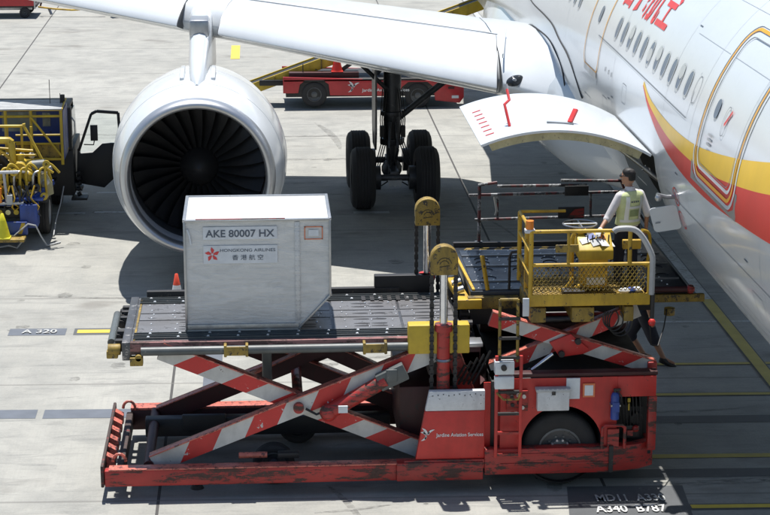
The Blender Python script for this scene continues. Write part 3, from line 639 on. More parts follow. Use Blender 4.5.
for a in (52, 131): a_ = RD(a); q = V((EX+1.55*cos(a_), EY+.62, EZ+1.55*sin(a_)+.01)); MB().beam(q, q+V((0, .12, 0)), .16, .012, up=(cos(a_), 0, sin(a_))).build('cowl_placard', 'redtext' if a > 90 else 'inktext', EN)
b = MB(); b.beam((EX, EY+.5, EZ+1.513), (EX, EY+1.5, EZ+1.655), .012, .006); b.build('cowl_seam', 'line', EN)
b = MB(); b.lathe([(1.08, 5.4), (.85, 6.2), (.62, 6.9), (.3, 6.9)], (EX, EY, EZ), 'y', 40); b.xf(tilt); b.build('exhaust_nozzle', 'hydraulic', EN)
# ---- main landing gear
GX, GY = 3.05, 45.0
b = MB()
b.cyl((GX, GY, 1.35), (GX+.02, GY, 3.6), .19, .21, 20); b.cyl((GX, GY, .62), (GX, GY, 1.5), .13, n=20); b.cyl((GX, GY, 1.28), (GX, GY, 1.42), .27, n=20); b.cyl((GX, GY, 1.95), (GX, GY, 2.05), .25, n=20)
b.beam((GX, GY-1.0, .72), (GX, GY+1.0, .72), .2, .24); b.ball((GX, GY, .70), .24, 14)
LG = b.build('landing_gear', 'hydraulic', AL, bev=.01)
b = MB()
for s in (-1, 1): MB().cyl((GX-.95, GY+s*.99, .70), (GX+.95, GY+s*.99, .70), .075).build('axle', 'hydraulic', LG)
b = MB()
for s in (-1, 1): b.beam((GX+s*.06, GY-.32, 1.85), (GX+s*.10, GY-.55, 1.28), .06, .09); b.beam((GX+s*.10, GY-.55, 1.28), (GX+s*.05, GY-.22, .82), .06, .09)
b.build('torque_link', 'hydraulic', LG, bev=.01)
MB().tube([(GX+.05, GY+.2, 1.75), (GX+1.1, GY+.35, 2.55), (GX+2.0, GY+.45, 3.2)], .075, 12).build('side_brace', 'hydraulic', LG)
MB().tube([(GX-.1, GY-.15, 2.55), (GX-.75, GY-.3, 3.2)], .05, 10).build('drag_brace', 'hydraulic', LG)
b = MB(); b.box(GX-.42, GX-.38, GY-.75, GY+.6, 1.7, 3.6); b.prism([(GY-.75, 1.7), (GY-.55, 1.25), (GY+.35, 1.25), (GY+.6, 1.7)], 'x', GX-.42, GX-.38); b.build('gear_door', 'hydraulic', LG)
b = MB()
for s in (-1, 1):
    for k in range(3): b.tube([(GX+s*(.12+.05*k), GY-.22, 2.6), (GX+s*(.20+.04*k), GY-.30, 1.9), (GX+s*(.15+.05*k), GY-.34, 1.4), (GX+s*(.30+.05*k), GY-.62, .95), (GX+s*(.42), GY-.88, .72)], .014, 6)
    b.tube([(GX+s*.05, GY-.45, 1.0), (GX+s*.14, GY-.9, .60), (GX+s*.3, GY-1.0, .52)], .016, 6); b.box(GX+s*.24-.05, GX+s*.24+.05, GY-.36, GY-.2, 1.5, 1.75)
b.build('hydraulic_hose', 'hose', LG)
b = MB()
for s in (-1, 1):
    for e in (-1, 1): MB().lathe([(.12, -.11), (.27, -.10), (.27, .10), (.12, .11)], (GX+s*.42, GY+e*.99, .70), 'x', 20).build('brake_pack', 'hydraulic', LG)
b = MB(); b.prism([(GX-.13, .50), (GX-.05, .56), (GX, .50), (GX+.05, .56), (GX+.13, .50), (GX+.16, .66), (GX-.16, .66)], 'y', GY-1.12, GY-1.06); b.build('jacking_pad', 'lgrey', LG)
for s in (-1, 1):
    for e in (-1, 1):
        w = MB(); c = (GX+s*.72, GY+e*.99, .70); h = .27; R = .70
        prof = [(.36, -h*.9), (.55, -h), (.64, -h*.86), (.685, -h*.62)]
        for g in (-.5, -.25, 0, .25, .5): prof += [(.70, h*(g-.10)), (.70, h*(g-.035)), (.688, h*g), (.70, h*(g+.035)), (.70, h*(g+.10))]
        prof += [(.685, h*.62), (.64, h*.86), (.55, h), (.36, h*.9)]
        w.lathe(prof, c, 'x', 48); w.lathe([(.37, s*h*.8), (.33, s*h*.5), (.12, s*h*.35), (.1, s*h*.7), (.001, s*h*.7)], c, 'x', 28, m=1); w.lathe([(.37, -s*h*.7), (.1, -s*h*.3)], c, 'x', 28, m=1)
        w.build('wheel', ['rubber', 'rim'], LG, ang=50)
# ================================================================ CARGO LOADER
LD = thing('cargo_loader', 'red and yellow scissor-lift cargo loader parked against the aircraft hold', 'cargo loader', (1.7, 28, 0))
# ---- base frame
b = MB()
b.box(-2.22, 1.9, 26.38, 26.54, .20, .44); BF = b.build('base_frame', 'redworn', LD, bev=.02)
MB().box(-2.16, 2.05, 26.36, 26.55, .442, .465).build('frame_top_rail', 'redtop', BF, bev=.008)
MB().box(-2.0, 3.2, 28.92, 29.12, .14, .46).build('frame_side', 'maroon', BF, bev=.02)
MB().box(-2.0, 3.2, 28.90, 29.14, .462, .50).build('frame_top_rail', 'redtop', BF, bev=.008)
b = MB(); b.box(-2.27, -2.225, 26.36, 29.14, .20, .52); b.build('end_plate', 'redgrim', BF, bev=.015)
b = MB(); b.box(-2.06, -1.96, 26.55, 28.92, .20, .44); b.build('end_beam', 'redgrim', BF, bev=.02)
for k in range(6):
    y = 26.85+k*.38; MB().prism([(-2.22, .50), (-2.10, .43), (-2.10, .30), (-2.22, .30)], 'y', y, y+.16).build('gusset', 'redtop', BF)
for y in (26.6, 28.9):
    b = MB(); b.tube([(-2.02+.09*cos(a), y, .50+.11*sin(a)) for a in [pi*i/8 for i in range(9)]], .022, 8); b.build('lifting_eye', 'redtop', BF)
b = MB(); b.box(-1.75, 1.9, 28.30, 28.50, .24, .52); b.box(-1.2, -.55, 28.22, 28.30, .35, .6); b.build('inner_rail', 'black', BF, bev=.02)
MB().cyl((-1.62, 26.66, .40), (-1.62, 28.86, .44), .075, n=14).build('cross_shaft', 'maroon', BF)
b = MB(); b.cyl((-.35, 26.66, .53), (.05, 26.66, .53), .045, n=12); b.build('grease_tube', 'redtop', BF)
b = MB(); b.box(.2, .5, 26.62, 26.75, .48, .56); b.build('step_block', 'dark', BF, bev=.01)
for (x, y) in ((.14, 26.95), (.52, 28.62)): wheel(LD, (x, y, .30), .30, .2, 'y', 'rimdark', hub=.6, bolts=6)
for (x, y) in ((-.95, 28.6), (-.95, 26.8)):
    b = MB(); b.cyl((x, y, .0), (x, y, .05), .10, .07); b.cyl((x, y, .05), (x, y, .3), .035); b.build('stabiliser_foot', 'dark', LD)
# ---- scissor arms
def striped(name, p0, p1, ya, yb, h, n, mats, parent, slant=.55, first=0, top=True, ends=(0, 0)):
    """beam in the XZ plane with slanted red and white bands on its sides"""
    b = MB(); p0, p1 = V((p0[0], 0, p0[1])), V((p1[0], 0, p1[1])); L_ = (p1-p0).length; d = (p1-p0)/L_; u = V((-d.z, 0, d.x))
    if u.z < 0: u = -u
    cuts = []
    for i in range(n+1):
        t0 = L_*i/n; s_ = slant*h if 0 < i < n else 0
        cuts.append((p0+d*(t0-s_)-u*h/2, p0+d*(t0+s_)+u*h/2))
    for i in range(n):
        a, c = cuts[i], cuts[i+1]; k = (i+first) % 2
        for y in (ya, yb): b.add([(q.x, y, q.z) for q in (a[0], c[0], c[1], a[1])], [(0, 1, 2, 3)], k)
        for j in (0, 1): b.add([(a[j].x, ya, a[j].z), (c[j].x, ya, c[j].z), (c[j].x, yb, c[j].z), (a[j].x, yb, a[j].z)], [(0, 1, 2, 3)], 2)
    for a in (cuts[0], cuts[-1]): b.add([(a[0].x, ya, a[0].z), (a[0].x, yb, a[0].z), (a[1].x, yb, a[1].z), (a[1].x, ya, a[1].z)], [(0, 1, 2, 3)], 2)
    ob = b.build(name, mats, parent)
    if top:
        f = MB(); q0 = p0+u*(h/2+.010); q1 = p1+u*(h/2+.010); f.beam((q0.x, (ya+yb)/2, q0.z), (q1.x, (ya+yb)/2, q1.z), abs(yb-ya)+.05, .018, up=tuple(u)); f.build('arm_flange', 'redtop', ob, bev=.004)  # flange is a paler red, the sunlit top edge put into its colour
    return ob
RW = ['redstripe', 'whitestripe', 'maroon']; SHADED = ['maroon', 'maroon', 'maroon']  # far arms and inner braces: shadow put into the colour as dark maroon
AA, AB = (-1.42, 2.02), (2.28, .46); BA, BB_ = (-1.56, .40), (2.55, 2.02)
striped('scissor_arm', AA, AB, 26.86, 26.98, .25, 11, RW, LD, .5, 1)
striped('scissor_arm', BA, BB_, 26.70, 26.82, .25, 9, RW, LD, .5, 1)
striped('scissor_arm', AA, AB, 28.62, 28.74, .25, 1, SHADED, LD); striped('scissor_arm', BA, BB_, 28.78, 28.90, .25, 1, SHADED, LD)
striped('inner_brace', (.1, 1.98), (2.7, .72), 28.2, 28.32, .20, 1, SHADED, LD); striped('inner_brace', (-.2, 1.15), (1.6, 1.98), 28.0, 28.12, .18, 1, SHADED, LD)
MB().cyl((.50, 26.62, 1.215), (.50, 28.98, 1.215), .075, n=18).build('pivot_shaft', 'redworn', LD)
MB().box(.0, .14, 27.5, 27.8, 1.25, 1.95).build('hose_duct', 'grey', LD, bev=.02)
b = MB(); b.cyl((.92, 26.60, 1.16), (1.72, 26.60, 1.62), .105, n=20); b.ball((.92, 26.60, 1.16), .13, 14); b.build('lift_cylinder', 'redworn', LD)
b = MB(); b.beam((1.62, 26.60, 1.58), (2.0, 26.60, 1.76), .16, .24); b.box(1.72, 1.88, 26.50, 26.54, 1.62, 1.80); b.build('cylinder_bracket', 'grey', LD, bev=.015)
MB().box(1.05, 1.18, 26.44, 26.47, 1.20, 1.30).build('cylinder_notice', 'label', LD)
b = MB(); b.tube([(.6, 26.66, 1.2), (.75, 26.64, 1.12), (.95, 26.64, 1.2), (1.2, 26.63, 1.22)], .018, 6); b.build('hydraulic_hose', 'hose', LD)
# ---- main platform
PZ = 2.15
PL = MB().box(-1.90, 2.86, 26.94, 29.2, 1.97, PZ).build('platform', 'deck', LD, bev=.01)
MB().box(-1.84, 2.86, 26.84, 26.935, 1.98, 2.158).build('side_channel', 'pinkworn', PL, bev=.008)
MB().box(-1.80, -1.77, 26.95, 29.1, 2.151, 2.158).build('edge_line', 'yellowdark', PL); MB().box(-1.95, -1.83, 26.84, 29.2, 1.90, 2.165).build('end_strip', 'deck', PL, bev=.01)
def balls(b, xs, ys, z, r=.018, m=0):
    for x in xs:
        for y in ys: b.ball((x+random.uniform(-.01, .01), y, z), r, 6, m)
for y, w in ((29.05, .09), (28.86, .09), (27.22, .09), (27.05, .09)):
    b = MB(); b.box(-1.8, 2.8, y-w/2, y+w/2, PZ+.001, PZ+.012, 0)
    for s in (-1, 1): b.box(-1.8, 2.8, y+s*w/2-.006, y+s*w/2+.006, PZ+.001, PZ+.03, 2)
    x = -1.65+random.uniform(0, .1)
    while x < 2.75: b.cyl((x, y-.03, PZ+.015), (x, y+.03, PZ+.015), .022, n=8, m=1); x += .42
    b.build('roller_track', ['black', 'ball', 'grey'], PL)
for x0, x1 in ((-1.76, -.10), (-.04, 1.0), (1.04, 2.0), (2.04, 2.8)):
    b = MB(); 
    for y0, y1 in ((27.33, 27.90), (27.94, 28.26), (28.30, 28.78)):
        b.box(x0, x1, y0, y1, PZ+.001, PZ+.012, 0)
    k = x0+.16
    while k < x1-.05:
        for y in (27.42, 27.72, 28.02, 28.18, 28.40, 28.68): b.ball((k+random.uniform(-.05, .05), y+random.uniform(-.03, .03), PZ+.014), .017, 6, 1)
        k += .36
    for k in (x0+(x1-x0)*.42, x0+(x1-x0)*.68):
        for y in (27.46, 27.58, 27.80, 28.10, 28.45, 28.62):
            pts = [(k+.12*cos(a), y+.028*sin(a)*(1+.5*cos(a))) for a in [2*pi*i/14 for i in range(14)]]; b.add([(px, py, PZ+.0145) for px, py in pts], [tuple(range(14))], 2)
    b.build('deck_plate', ['decklight', 'ball', 'black'], PL)
b = MB()
for k in range(9): b.box(1.5+k*.13, 1.56+k*.13, 28.74, 28.96, PZ+.014, PZ+.03)
b.build('slotted_rack', 'dark', PL)
MB().box(-1.72, 2.1, 29.2, 29.3, 2.06, 2.24).build('rear_guide', 'dark', PL, bev=.01)
MB().box(1.72, 2.62, 29.22, 29.36, 2.10, 2.42).build('rear_stop', 'black', PL, bev=.01)
MB().cyl((-1.68, 26.76, 2.055), (2.12, 26.76, 2.055), .062, n=18).build('bumper_tube', 'grey', PL)
for x in (-.36, 1.58): 
    b = MB(); b.box(x-.14, x+.14, 26.68, 26.71, 1.99, 2.12); b.box(x-.17, x-.13, 26.68, 26.84, 1.97, 2.14); b.box(x+.13, x+.17, 26.68, 26.84, 1.97, 2.14); b.build('tube_clamp', 'yellowdark', PL, bev=.01)
b = MB(); b.cyl((-1.72, 26.76, 1.95), (-1.72, 26.9, 1.95), .05); b.box(-1.84, -1.66, 26.76, 26.90, 1.84, 1.96); b.build('corner_fitting', 'yellowdark', PL, bev=.01)
MB().cyl((-2.12, 27.2, 2.06), (-2.12, 28.55, 2.08), .055, n=18).build('end_bumper_tube', 'grey', PL)
b = MB(); b.cyl((-2.16, 27.06, 2.0), (-1.98, 27.06, 2.0), .08, n=14); b.box(-2.18, -2.02, 27.0, 27.14, 1.88, 1.99); b.build('end_bracket', 'yellowdark', PL, bev=.015)
for y in (27.15, 27.6, 28.3, 28.6, 28.85):
    b = MB(); b.box(-2.06, -1.93, y-.05, y+.05, 1.95, 2.12); b.cyl((-2.05, y-.07, 2.02), (-2.05, y+.07, 2.02), .06, n=10); b.build('stop_roller', 'dark', PL, bev=.008)
MB().box(2.04, 2.90, 26.62, 26.85, 1.98, 2.40).build('chain_guard', 'yellowclean', LD, bev=.02)
for k, (x, y) in enumerate(((2.95, 27.6), (2.98, 28.1), (2.93, 28.5), (2.95, 28.9))):
    b = MB(); b.cyl((x-.07, y, 2.12), (x+.09, y, 2.12), .06, n=10); b.box(x-.08, x+.04, y-.08, y+.08, 2.0, 2.1); b.build('stop_roller', 'dark', PL)
MB().box(2.86, 3.12, 26.9, 27.2, 1.98, 2.04).build('platform_step', 'steel', PL, bev=.01)
MB().box(2.35, 3.1, 27.0, 29.1, 1.55, 1.9).build('platform_crossbeam', 'dark', PL, bev=.02)
# ---- lift posts with chains
def mast(y, name='lift_mast', top=3.56):
    x = 2.53
    b = MB(); b.cyl((x, y, .7), (x, y, 2.35), .092, n=18); b.cyl((x, y, 2.32), (x, y, 2.42), .125, n=18); MS = b.build(name, 'redworn' if y < 28 else 'red', LD)
    MB().cyl((x, y, 2.35), (x, y, top-.36), .058, n=18).build('piston', 'chrome', MS)
    for s in (-1, 1):
        b = MB(); z = .9; k = 0
        while z < top-.3:
            if k % 2: b.box(x+s*.165-.030, x+s*.165+.030, y-.02, y+.02, z, z+.075)
            else: b.box(x+s*.165-.020, x+s*.165+.020, y-.035, y+.035, z, z+.075)
            z += .06; k += 1
        b.build('lift_chain', 'black', MS)
    pts = [(x-.19, top-.42), (x+.19, top-.42), (x+.19, top-.19)]+[(x+.19*cos(a), top-.19+.19*sin(a)) for a in [pi*i/12 for i in range(1, 12)]]+[(x-.19, top-.19)]
    g = MB().prism(pts, 'y', y-.09, y+.09).build('chain_wheel_guard', 'yellowdark', MS, bev=.02)
    r = MB(); [r.tube([(x+q_*cos(a), y-.093, top-.27+q_*sin(a)) for a in [.2+2.7*i/10 for i in range(11)]], .005, 5) for q_ in (.06, .10)]; r.tube([(x-.07, y-.093, top-.30), (x+.07, y-.093, top-.28)], .005, 5); r.build('guard_emblem', 'dark', g)
    for z in (1.3, 1.9): MB().lathe([(.10, -.02), (.115, 0), (.10, .02)], (x, y, z), 'z', 16).build('hose_band', 'steel', MS)
mast(26.62); mast(29.35, top=3.60)
# slanted support and dark frame members between platform and tractor
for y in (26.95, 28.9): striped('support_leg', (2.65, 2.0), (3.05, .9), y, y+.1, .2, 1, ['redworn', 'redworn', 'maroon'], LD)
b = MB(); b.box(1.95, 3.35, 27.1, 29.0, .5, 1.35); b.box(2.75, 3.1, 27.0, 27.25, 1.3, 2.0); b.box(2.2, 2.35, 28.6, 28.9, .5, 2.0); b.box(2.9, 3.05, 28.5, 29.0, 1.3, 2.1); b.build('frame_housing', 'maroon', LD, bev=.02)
b = MB()
for k in range(5): b.tube([(2.7+k*.07, 26.85, 1.45), (2.85+k*.09, 26.8, 1.75+.05*k), (3.05+k*.03, 27.0, 1.6), (3.2, 27.3, 1.4)], .02, 6)
b.build('hydraulic_hose', 'hose', LD)
# ---- tractor unit
TR = MB()
TR.prism([(3.18, .30), (3.6, .30), (3.6, 1.55), (3.18, 1.55)], 'y', 26.52, 26.56)
Wc, Wz, Wr = 4.19, .67, .575
archp = [(Wc+Wr*cos(a), Wz+Wr*sin(a)) for a in [pi*i/24 for i in range(25)]]
tpl = [(Wc+Wr, .50)]+archp+[(Wc-Wr, .50), (3.32, .50), (3.32, 1.66)]
xs = [q[0] for q in archp]
b = MB()
# side sheet with a wheel arch: quads from the arch up to the top edge
o = len(b.v)
for x, z in archp: b.v += [(x, 26.42, z), (x, 26.42, 1.66)]
for i in range(24): b.f.append([2*i, 2*i+1, 2*i+3, 2*i+2]); b.m.append(0)
b.box(3.32, Wc-Wr, 26.42, 26.46, .50, 1.66); b.box(Wc+Wr, 4.97, 26.42, 26.46, .50, 1.66)
BODY = b.build('body_panel', 'red', LD)
b = MB(); b.lathe([(Wr-.01, 0), (Wr-.01, .75)], (Wc, 26.43, Wz), 'y', 48); b.build('wheel_arch', 'black', LD)
MB().prism([(4.97, 1.36), (5.52, 1.36), (5.52, 1.66), (4.97, 1.66)], 'y', 26.42, 26.50).build('header_panel', 'red', BODY, bev=.01)
MB().box(5.42, 5.54, 26.43, 26.56, .55, 1.36).build('corner_post', 'redworn', BODY, bev=.015)
b = MB(); b.box(3.2, 5.52, 26.50, 29.7, 1.45, 1.60); b.box(3.2, 5.5, 26.56, 29.7, .45, .62); b.box(3.2, 3.3, 26.56, 29.7, .45, 1.6); b.box(5.40, 5.5, 26.9, 29.7, .5, 1.5); b.box(3.3, 5.4, 28.1, 28.2, .5, 1.5); b.build('chassis', 'dark', LD, bev=.01)
MB().box(3.25, 5.50, 29.7, 29.76, .5, 1.64).build('body_panel', 'red', LD, bev=.01)
MB().box(3.3, 5.54, 26.44, 26.62, 1.665, 1.72).build('arm_track', 'maroon', LD, bev=.01); MB().box(3.3, 5.54, 28.9, 29.1, 1.60, 1.72).build('arm_track', 'maroon', LD, bev=.01)
wheel(LD, (Wc, 26.66, .56), .545, .30, 'y', 'rim', hub=.56, bolts=10); wheel(LD, (Wc, 29.4, .56), .545, .30, 'y', 'rim', hub=.56, bolts=10, side=1)
# bumper skirt
BK = MB().prism([(3.10, 26.36), (4.90, 26.36), (5.30, 26.46), (5.54, 26.62), (5.54, 27.2), (5.44, 27.2), (5.44, 26.72), (5.2, 26.58), (3.10, 26.50)], 'z', .26, .64).build('bumper_skirt', 'redworn', LD, bev=.015)
b = MB()
for z in (.40, .54): b.box(3.32, 4.88, 26.345, 26.36, z, z+.03)
b.build('rub_rail', 'redworn', BK, bev=.004)
MB().box(1.86, 3.08, 26.34, 26.56, .20, .47).build('skirt_section', 'redworn', LD, bev=.015)
MB().box(4.86, 4.92, 26.33, 26.37, .27, .66).build('skirt_joint', 'dark', BK)
b = MB(); b.tube([(4.76, 26.36, .62), (4.76, 26.36, .92), (4.80, 26.36, .96), (5.04, 26.36, .96), (5.08, 26.36, .92), (5.08, 26.36, .62)], .025, 8); b.box(4.84, 5.0, 26.37, 26.45, .64, .9); b.build('bumper_hoop', 'redworn', BK)
# engine bay contents
b = MB(); b.box(5.0, 5.4, 26.75, 27.3, .6, 1.1); b.cyl((5.1, 26.66, 1.05), (5.1, 27.2, 1.05), .12); b.cyl((5.3, 26.64, .95), (5.3, 27.0, .95), .09); b.box(5.12, 5.34, 26.62, 26.7, .68, .86)
for k in range(7): b.tube([(5.02+.05*k, 26.62, 1.34), (5.04+.05*k, 26.58, 1.1-.04*(k % 3)), (5.1+.04*k, 26.66, .8)], .012, 5)
b.build('engine_block', 'dark', LD, bev=.01)
b = MB(); b.ball((5.28, 26.6, .82), .055, 8); b.box(5.16, 5.24, 26.58, 26.64, .72, .80); b.build('pump_cap', 'redworn', LD)
b = MB(); b.box(5.14, 5.18, 26.53, 26.55, 1.24, 1.30); b.box(5.15, 5.17, 26.53, 26.55, 1.12, 1.22); b.build('bay_tag', 'yellowclean', LD)
# side fittings
b = MB(); b.cyl((4.93, 26.36, 1.06), (4.93, 26.36, 1.40), .062, n=14, m=0); b.ball((4.93, 26.36, 1.40), .06, 12, 0); b.cyl((4.93, 26.36, 1.44), (4.93, 26.36, 1.50), .025, m=1); b.box(4.90, 5.0, 26.33, 26.36, 1.48, 1.51, 1); b.tube([(4.96, 26.34, 1.48), (5.01, 26.33, 1.40), (5.0, 26.33, 1.25)], .012, 6, 1)
FE = b.build('fire_extinguisher', ['blue', 'black'], LD); MB().box(4.88, 4.98, 26.285, 26.29, 1.18, 1.32).build('extinguisher_label', 'blue', FE)
MB().box(4.86, 5.0, 26.29, 26.42, 1.26, 1.285).build('extinguisher_strap', 'steel', FE)
b = MB(); b.box(3.82, 4.27, 26.28, 26.42, 1.22, 1.52); WB = b.build('white_locker', 'whitedirty', LD, bev=.012); MB().box(3.80, 4.29, 26.265, 26.42, 1.50, 1.54).build('locker_lid', 'lgrey', WB, bev=.006); MB().box(4.02, 4.07, 26.255, 26.28, 1.46, 1.51).build('latch', 'dark', WB)
MB().box(4.24, 4.43, 26.38, 26.41, 1.36, 1.66).build('notice_sheet', 'label', LD); MB().box(4.50, 4.62, 26.39, 26.41, 1.40, 1.55).build('notice_sheet', 'label', LD); MB().box(4.475, 4.645, 26.395, 26.415, 1.375, 1.575).build('notice_frame', 'orangeline2', LD)
b = MB(); b.box(3.40, 3.70, 26.36, 26.42, 1.20, 1.50); CB = b.build('switch_box', 'redworn', LD, bev=.01)
for x, z, m_ in ((3.47, 1.42, 'dark'), (3.56, 1.44, 'steel'), (3.64, 1.42, 'steel'), (3.48, 1.30, 'dark'), (3.57, 1.33, 'dark'), (3.62, 1.26, 'steel')): MB().cyl((x, 26.36, z), (x, 26.33, z), .028, n=10).build('switch', m_, CB)
# ladder
b = MB(); LX0, LX1, LY = 3.24, 3.58, 26.26
for x in (LX0, LX1): b.box(x-.022, x+.022, LY-.022, LY+.022, .56, 2.05)
LDR = b.build('ladder', 'red', LD, bev=.006)
b = MB()
for x in (LX0+.04, LX1-.05): b.tube([(x, LY+.03, 1.95), (x, LY+.06, 2.84)], .022, 8)
b.tube([(LX0+.04, LY+.06, 2.84), (LX1-.05, LY+.06, 2.84)], .02, 8); b.build('ladder_upper_rail', 'yellowdark', LDR)
for z in (.60, .92, 1.20, 1.52, 2.02, 2.30, 2.58): MB().box(LX0+.02, LX1-.02, LY-.02, LY+.03, z-.018, z+.018).build('rung', 'dark' if z > 1 else 'redworn', LDR)
b = MB(); b.box(3.21, 3.48, 26.20, 26.34, 1.79, 1.98); BX = b.build('ladder_box', 'label', LDR, bev=.01); MB().cyl((3.33, 26.20, 1.90), (3.33, 26.15, 1.90), .04).build('box_knob', 'dark', BX); MB().box(3.24, 3.42, 26.197, 26.2, 1.96, 1.975).build('box_lid', 'lgrey', BX)
MB().box(3.21, 3.48, 26.20, 26.30, 1.58, 1.76).build('ladder_box', 'label', LDR, bev=.01)
b = MB(); b.tube([(LX0, LY-.02, 1.52), (LX0+.1, LY-.03, 1.42), (LX0+.3, LY-.03, 1.42), (LX1, LY-.02, 1.52)], .016, 6); b.build('safety_chain', 'yellowdark', LDR)
MB().box(3.1, 3.60, 26.58, 26.60, .5, 1.56).build('ladder_recess_panel', 'red', LD)
# slanted side panel with the operator lettering
def sidepanel(poly, mat, y0, y1): return MB().prism(poly, 'y', y0, y1).build('side_panel', mat, LD, bev=.008)
SPN = sidepanel([(2.13, .50), (3.10, .50), (3.10, 1.21), (2.26, 1.21)], 'red', 26.40, 26.5)
sidepanel([(2.262, 1.214), (3.10, 1.214), (3.10, 1.50), (2.32, 1.50)], 'whitedirty', 26.40, 26.5)
sidepanel([(1.88, .36), (3.10, .36), (3.10, .497), (1.98, .497)], 'redworn', 26.37, 26.42)
def tx(x0, z0, w, h, y):
    return lambda a, c, W: (x0+a/W*w, y, z0+c*h/.72)
text('Jardine Aviation Services', 1, 'whitetext', 'operator_lettering', SPN, tx(2.42, .835, .66, .055, 26.393), bold=.012)
def emblem(x, z, s, y, parent, mat='whitetext'):
    """winged flower made of short curved strokes"""
    b = MB()
    for k, (a0, L_, w) in enumerate(((96, 1.05, .26), (66, 1.1, .24), (126, .85, .24), (156, .70, .22), (40, .55, .2), (250, .95, .22), (222, .6, .2))):
        n_ = 6; pts = []
        for i in range(n_+1): f = i/n_; a = RD(a0+28*f*(-1 if k % 2 else 1)); pts.append((x+s*L_*(.12+f*.9)*cos(a), z+s*L_*(.12+f*.9)*sin(a)))
        for i in range(n_):
            (x0, z0), (x1, z1) = pts[i], pts[i+1]; dx, dz = x1-x0, z1-z0; l = hypot(dx, dz); f0, f1 = sin(pi*(i/n_*.85+.12)), sin(pi*((i+1)/n_*.85+.12)); px, pz = -dz/l*w*s*.5, dx/l*w*s*.5
            b.add([(x0-px*f0, y, z0-pz*f0), (x1-px*f1, y, z1-pz*f1), (x1+px*f1, y, z1+pz*f1), (x0+px*f0, y, z0+pz*f0)], [(0, 1, 2, 3)])
    return b.build('emblem', mat, parent)
emblem(2.29, .86, .12, 26.393, SPN)
b = MB()
for k in range(10): x = 2.36+k*.075; b.box(x, x+.012, 26.392, 26.398, 1.43+.01*(k % 3), 1.445+.01*(k % 3))
b.build('rivet_row', 'dark', SPN)
# ---- front scissors under the bridge
striped('scissor_arm', (3.22, 2.40), (5.56, 1.64), 26.86, 26.96, .20, 8, RW, LD, .55, 0); striped('scissor_arm', (3.25, 1.60), (5.35, 2.46), 27.0, 27.1, .20, 7, RW, LD, .55, 1)
striped('scissor_arm', (3.22, 2.40), (5.56, 1.72), 29.5, 29.6, .20, 1, SHADED, LD); striped('scissor_arm', (3.25, 1.72), (5.35, 2.40), 29.3, 29.4, .20, 1, SHADED, LD)
b = MB(); b.prism([(4.05, 2.06), (4.35, 2.18), (4.62, 1.95), (4.52, 1.88), (4.20, 1.84)], 'y', 26.80, 26.85); PVT = b.build('pivot_plate', 'redstripe', LD, bev=.008)
for x, z in ((4.45, 2.08), (4.22, 1.90)): MB().cyl((x, 26.80, z), (x, 26.74, z), .045, n=12).build('pivot_bolt', 'dark', PVT)
b = MB(); b.cyl((3.75, 26.78, 1.62), (4.1, 26.78, 1.90), .03, n=12); b.build('tilt_piston', 'chrome', LD); MB().cyl((3.68, 26.78, 1.57), (3.80, 26.78, 1.67), .05, n=12).build('tilt_cylinder', 'dark', LD)
MB().box(5.47, 5.60, 26.8, 27.0, 1.58, 1.74).build('arm_end_block', 'redworn', LD, bev=.015)
# ---- bridge
BZ = 2.50
BR = MB().box(3.05, 6.28, 27.98, 30.56, 2.34, BZ).build('bridge_deck', 'bridgedeck', LD, bev=.01)
MB().box(4.9, 6.50, 27.90, 27.975, 2.30, 2.42).build('bridge_side_beam', 'yellowdark', BR, bev=.015)
MB().box(3.0, 3.75, 27.86, 27.975, 2.26, 2.44).build('bridge_side_beam', 'yellowdark', BR, bev=.015)
b = MB()
for k in range(9):
    x = 5.25+k*.10; b.add([(x, 27.893, 2.305), (x+.05, 27.893, 2.305), (x+.09, 27.893, 2.415), (x+.04, 27.893, 2.415)], [(0, 1, 2, 3)]) if k < 5 else None
b.build('hazard_stripes', 'black', BR)
MB().cyl((5.35, 27.90, 2.50), (6.25, 27.90, 2.50), .045, n=12).build('guide_roller', 'maroon', BR); MB().ball((6.28, 27.90, 2.50), .07, 10).build('roller_end', 'redworn', BR)
MB().box(3.05, 5.8, 30.56, 30.64, 2.40, 2.58).build('rear_lip', 'black', BR, bev=.01)
b = MB()
for k in range(11): b.add([(3.2+k*.24, 30.40, BZ+.003), (3.32+k*.24, 30.40, BZ+.003), (3.38+k*.24, 30.52, BZ+.003), (3.26+k*.24, 30.52, BZ+.003)], [(0, 1, 2, 3)])
b.build('deck_edge_stripes', 'yellowdark', BR)
for y0, y1, zz in ((28.02, 28.42, .0), (28.46, 29.30, .0), (29.34, 29.92, .0), (29.96, 30.34, .0)):
    b = MB(); b.box(3.12, 6.22, y0, y1, BZ+.001, BZ+.014, 0)
    k = 3.22
    while k < 6.2:
        j = y0+.09
        while j < y1: b.ball((k+random.uniform(-.05, .05), j+random.uniform(-.03, .03), BZ+.014), .014, 6, 1); j += .21
        k += .23
    if y1-y0 > .5:
        k = 3.4
        while k < 6.1:
            for yy_ in (y0+.18, y1-.2): b.tube([(k+.10*cos(a), yy_+.10*sin(a), BZ+.014) for a in [pi*i/8 for i in range(9)]], .012, 5, 2)
            k += .52
    b.build('deck_plate', ['bridgedeck', 'ball', 'black'], BR)
for y in (28.44, 29.32, 29.94): MB().box(3.12, 6.22, y-.012, y+.012, BZ+.001, BZ+.035).build('deck_rib', 'steel', BR)
